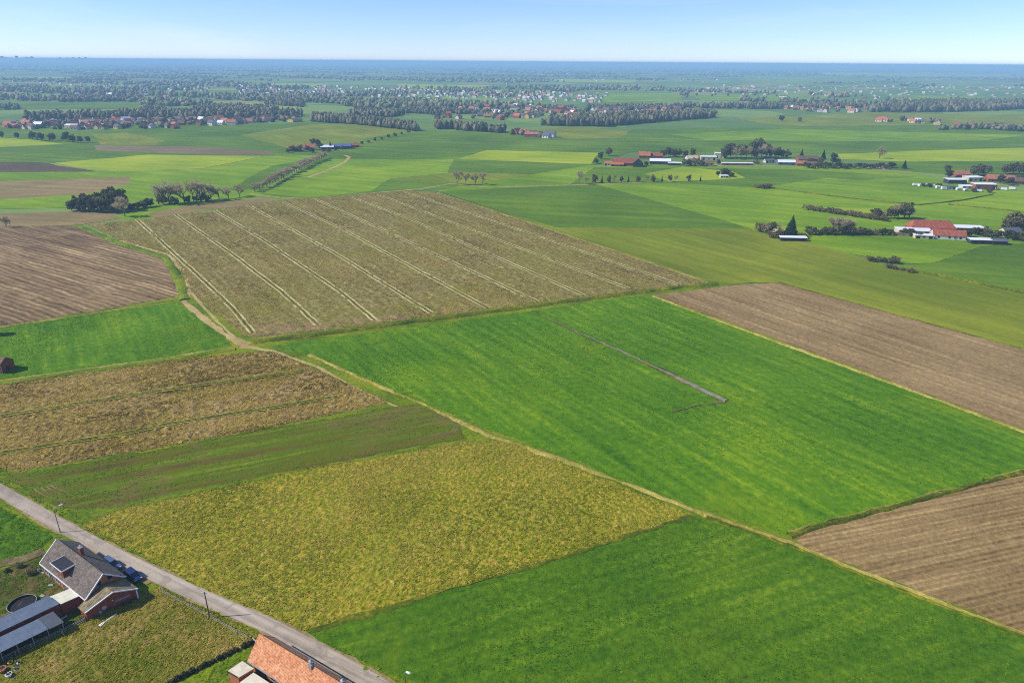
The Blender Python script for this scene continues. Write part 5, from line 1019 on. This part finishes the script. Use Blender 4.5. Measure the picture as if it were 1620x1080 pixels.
for where, poly, n, dmin in VILLAGES:
    for x, y in sample_px(poly, n, dmin, gv):
        roof = gv.choices(list(RN), (.34, .18, .22, .16, .10))[0]; wall = gv.choices(list(WN), (.45, .2, .28, .07))[0]; size = gv.choices('slb', (.6, .28, .12))[0]
        r = empty('village_house', (x, y, 0), RD + gv.choice((0, math.pi/2)) + gv.gauss(0, .3), f'{SN[size]} {RN[roof]} {WN[wall]} house {where}', 'house', f'houses {where}')
        vh = village_house(roof, wall, size); link('wall', vh[0], None, r); link('roof', vh[1], None, r)
        for xx in (-.25, .25): link('window', vh[2], None, r, (xx*vh[3], 0, 0))
        HOUSES.append(r)
    VTREES += [(q, gv.uniform(5, 10)) for q in sample_px([(px + gv.uniform(-6, 6), py - 1.0) for px, py in poly], int(n*1.7), 0, gv)]

same = {}
for r in HOUSES: same.setdefault(r['label'], []).append(r)
for lb, rs in same.items():
    if len(rs) > 1:
        for i, r in enumerate(sorted(rs, key=lambda q: q.location.x/q.location.y)): r['label'] = f'{ordinal(i)} from the left, {lb}'
# ------------------------------------------------------------------ woods and far tree cover (reads as one mass)
def tint_mat(name, lo, mid, hi, rough=.85):
    m = NT(name, rough, .1); at = m.n('ShaderNodeAttribute', attribute_name='tint'); p = m.pos()
    v = m.math('ADD', m.math('MULTIPLY', at.outputs['Fac'], .65), m.math('MULTIPLY', m.noise(p, .25, 3), .35))
    return m.out(m.ramp(v, [(.15, srgb(*lo)), (.5, srgb(*mid)), (.85, srgb(*hi))]))
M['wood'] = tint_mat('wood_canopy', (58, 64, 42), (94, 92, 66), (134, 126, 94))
def ico(sub):
    import bmesh
    bm = bmesh.new(); bmesh.ops.create_icosphere(bm, subdivisions=sub, radius=1); v = np.array([v_.co[:] for v_ in bm.verts]); f_ = np.array([[q.index for q in p.verts] for p in bm.faces]); bm.free(); return v, f_
ICO = {1: ico(1), 2: ico(2)}
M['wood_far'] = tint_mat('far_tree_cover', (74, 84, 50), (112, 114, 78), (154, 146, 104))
def blobs(name, items, lev, label, seed, cat='wood'):
    """items: (x, y, width, height); one jittered crown each, all one mass"""
    g = np.random.default_rng(seed); it = np.array(items, float); v0, f0 = ICO[lev]; n = len(it); k = len(v0)
    V = np.repeat(v0[None], n, 0)*(1 + (g.random((n, k, 1))-.5)*(.75 if lev == 2 else .5)) + (g.random((n, k, 3))-.5)*.25
    wv = it[:, 2, None]/2*(.8+.4*g.random((n, 1)))
    V[:, :, 0] *= wv; V[:, :, 1] *= wv; V[:, :, 2] = np.maximum((V[:, :, 2]*.5+.5)*it[:, 3, None], 0)
    V[:, :, 0] += it[:, 0, None]; V[:, :, 1] += it[:, 1, None]
    Fc = (f0[None] + (np.arange(n)*k)[:, None, None]).reshape(-1, 3); me = np_mesh(name, V.reshape(-1, 3), Fc)
    at = me.attributes.new('tint', 'FLOAT', 'POINT'); at.data.foreach_set('value', np.repeat(g.random(n), k).astype(np.float32))
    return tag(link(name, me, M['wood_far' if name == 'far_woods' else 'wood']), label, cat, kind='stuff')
WOODS = [
 ([(492, 193), (560, 197), (662, 208), (655, 204), (560, 192), (495, 188)], 420, (8, 12), (9, 15), 'dark strip of wood right of the left village'),
 ([(855, 199), (960, 201), (1010, 196), (1085, 190), (1130, 187), (1125, 183), (1000, 186), (880, 193)], 620, (8, 13), (10, 16), 'long dark wood in the middle distance'),
 ([(1372, 178), (1470, 178), (1570, 176), (1620, 172), (1620, 164), (1480, 164), (1390, 169)], 900, (9, 14), (10, 17), 'wide dark wood on the right'),
 ([(1080, 171.5), (1220, 173), (1370, 171), (1370, 167), (1220, 168.5), (1080, 169)], 330, (7, 12), (8, 14), 'thin belt of trees left of the right wood'),
 ([(690, 205), (720, 206), (790, 211), (800, 209), (730, 202), (690, 202)], 60, (9, 14), (9, 15), 'small belt of trees beyond the big green field'),
 ([(550, 184), (620, 186), (640, 181), (560, 178)], 130, (8, 12), (8, 13), 'small wood behind the dark strip'),
 ([(640, 180), (690, 182), (760, 180), (690, 174), (640, 174)], 130, (8, 12), (7, 12), 'small wood in front of the centre village'),
 ([(40, 191), (240, 190), (480, 186), (480, 181), (240, 182), (40, 186)], 420, (8, 13), (8, 16), 'belt of trees behind the left village'),
 ([(220, 181), (265, 181), (265, 176), (225, 176)], 80, (8, 12), (8, 14), 'clump of trees beyond the left village'),
 ([(300, 178), (440, 180), (440, 174), (320, 170)], 240, (9, 13), (8, 14), 'loose wood beyond the left village'),
 ([(90, 162), (225, 160), (225, 155), (110, 155)], 220, (10, 15), (8, 14), 'long wood over the left village'),
 ([(0, 174), (30, 174), (30, 170), (-60, 168), (-60, 175)], 60, (9, 14), (8, 13), 'clump of trees at the left edge of the plain'),
 ([(420, 166), (480, 170), (480, 160), (430, 158)], 130, (9, 14), (8, 13), 'wood beside the pale roofed village'),
 ([(930, 177), (1080, 174), (1080, 168), (930, 170)], 170, (8, 13), (6, 12), 'trees behind the long wood'),
 ([(1480, 206), (1560, 205), (1620, 209), (1620, 205), (1560, 201)], 60, (7, 11), (6, 10), 'hedge trees at the right edge beyond the lone tree')]
gw = random.Random(5)
for i, (poly, n, wr, hr, lb) in enumerate(WOODS):
    blobs('wood', [(x, y, gw.uniform(*wr)*.72, gw.uniform(*hr)) for x, y in sample_px(poly, int(n*1.7), 0, gw)], 2, lb, 100+i)
blobs('village_trees', [(x, y, gw.uniform(6, 10), h) for (x, y), h in VTREES], 2, 'garden trees between the village houses', 77, 'trees')
# tree cover of the plain out to the horizon: groves, hedges and woods that merge with distance
def far_cover(n, y0, y1, lev, seed, dens, smin):
    g = np.random.default_rng(seed); px = g.uniform(-260, 1880, n); py = y0 + (y1-y0)*g.random(n)
    u, v = px-810, py-540; c, s_ = math.cos(ROLL), math.sin(ROLL); ur, vr = u*c+v*s_, -u*s_+v*c; t = CAM_H/np.maximum(F_PX*math.sin(PITCH)+vr*math.cos(PITCH), .6)
    x, y = ur*t, (F_PX*math.cos(PITCH)-vr*math.sin(PITCH))*t; r_ = np.hypot(x, y); ok = r_ < 39000
    ca, sa = math.cos(R(-24)), math.sin(R(-24)); a_l, a_c = x*ca+y*sa, -x*sa+y*ca
    q = .45*vnoise(a_l/1000, a_c/800, seed) + .45*vnoise(a_l/420, a_c/170, seed+1) + .1*vnoise(a_l/90, a_c/240, seed+2)
    thr = np.interp(py, [p for p, _ in dens], [d for _, d in dens]); ok &= q > thr
    for poly, _, _ in FAR: ok &= ~inside(px, py + 1.0, poly)
    s = np.maximum(smin, r_*.0036)*(.7+.8*g.random(n)); h = (7 + 8*g.random(n))*np.interp(r_, [1000, 8000, 30000], [1, 1.1, 1.6])
    return np.stack([x, y, s, h], 1)[ok]
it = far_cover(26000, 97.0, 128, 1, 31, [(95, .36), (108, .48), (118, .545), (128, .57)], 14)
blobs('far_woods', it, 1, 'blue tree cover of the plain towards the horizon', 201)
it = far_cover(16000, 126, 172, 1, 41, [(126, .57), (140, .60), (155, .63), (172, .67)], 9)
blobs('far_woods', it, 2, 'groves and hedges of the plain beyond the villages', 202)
# far houses, too small to tell apart
gfh = random.Random(12); mbh = {k_: MB() for k_ in ('wall_white', 'roof_orange', 'roof_grey')}
spots = []
for poly, n in [([(380, 150), (880, 160), (900, 148), (560, 138), (380, 136)], 260), ([(60, 140), (330, 148), (330, 138), (60, 132)], 80), ([(1080, 150), (1620, 156), (1620, 138), (1080, 136)], 150), ([(-40, 132), (1660, 140), (1660, 114), (-40, 106)], 380), ([(690, 160), (960, 164), (960, 150), (690, 148)], 110)]:
    spots += sample_px(poly, n, 0, gfh)
for x, y in spots:
    d = math.hypot(x, y); s_ = max(1, d/5500); L, W, e, rg_ = 10*s_, 8*s_, 4, 8; a = gfh.choice((RD, RD+math.pi/2)); c, s2_ = math.cos(a), math.sin(a)
    T = lambda q: (x+q[0]*c-q[1]*s2_, y+q[0]*s2_+q[1]*c, q[2])
    gb = gable_wall(L, W/2, W/2, e, e, rg_, -L/2); m_ = mbh['wall_white']; n0 = len(m_.v); m_.v += [T(q) for q in gb.v]; m_.f += [tuple(i+n0 for i in f_) for f_ in gb.f]
    k_ = gfh.choice(('roof_orange', 'roof_grey', 'wall_white')); o_ = .4*s_
    for sg_ in (-1, 1): mbh[k_].face(*[T(q) for q in ((-L/2-o_, sg_*(W/2+o_), e-.2), (L/2+o_, sg_*(W/2+o_), e-.2), (L/2+o_, 0, rg_+.3), (-L/2-o_, 0, rg_+.3))])
for k_, lb in (('wall_white', 'pale walls of the far houses on the plain'), ('roof_orange', 'orange roofs of the far houses on the plain'), ('roof_grey', 'grey roofs of the far houses on the plain')):
    tag(mbh[k_].build('far_houses', M[k_]), lb, 'houses', kind='stuff')
# towers of a city on the horizon at the left
for i, (x, h, wd_) in enumerate([(4, 90, 60), (9, 60, 80), (27, 110, 40), (43, 70, 70), (51, 85, 60), (95, 60, 70), (106, 55, 80), (116, 65, 70), (126, 70, 60), (136, 85, 40)]):
    p = G(x, 94.5); p = p*(37000/p.length); p.z = 0; r = empty('city_tower', p, 0, f'{ordinal(i)} tiny tower from the left on the hazy skyline', 'tower', 'towers on the skyline')
    MB().box(-wd_, wd_, -wd_, wd_, 0, h+75).build('shaft', M['concrete'], r); MB().box(-wd_*.5, wd_*.5, -wd_*.5, wd_*.5, h+75, h+95).build('top_storey', M['concrete'], r)
mast = empty('radio_mast', G(1387, 178), 0, 'thin pale mast beside the right wood', 'mast'); MB().tube((0, 0, 0), (0, 0, 38), .6, .3, 6).build('pole', M['steel'], mast); MB().box(-.8, .8, -.8, .8, 34, 37).build('antenna', M['white'], mast)

# ------------------------------------------------------------------ haze
HZ = 41500; mb = MB().box(-HZ, HZ, -HZ, HZ, -1.2, 118)
hz = mb.mesh('haze'); hm = bpy.data.materials.new('haze_air'); hm.use_nodes = True
hm.node_tree.nodes.remove(hm.node_tree.nodes['Principled BSDF'])
pv = hm.node_tree.nodes.new('ShaderNodeVolumePrincipled'); pv.inputs['Color'].default_value = (0.43, 0.69, 1.0, 1); pv.inputs['Density'].default_value = 1.65e-4
hm.node_tree.links.new(pv.outputs[0], hm.node_tree.nodes['Material Output'].inputs['Volume'])
tag(link('haze', hz, hm), 'pale blue haze over the whole plain', 'haze', kind='stuff')
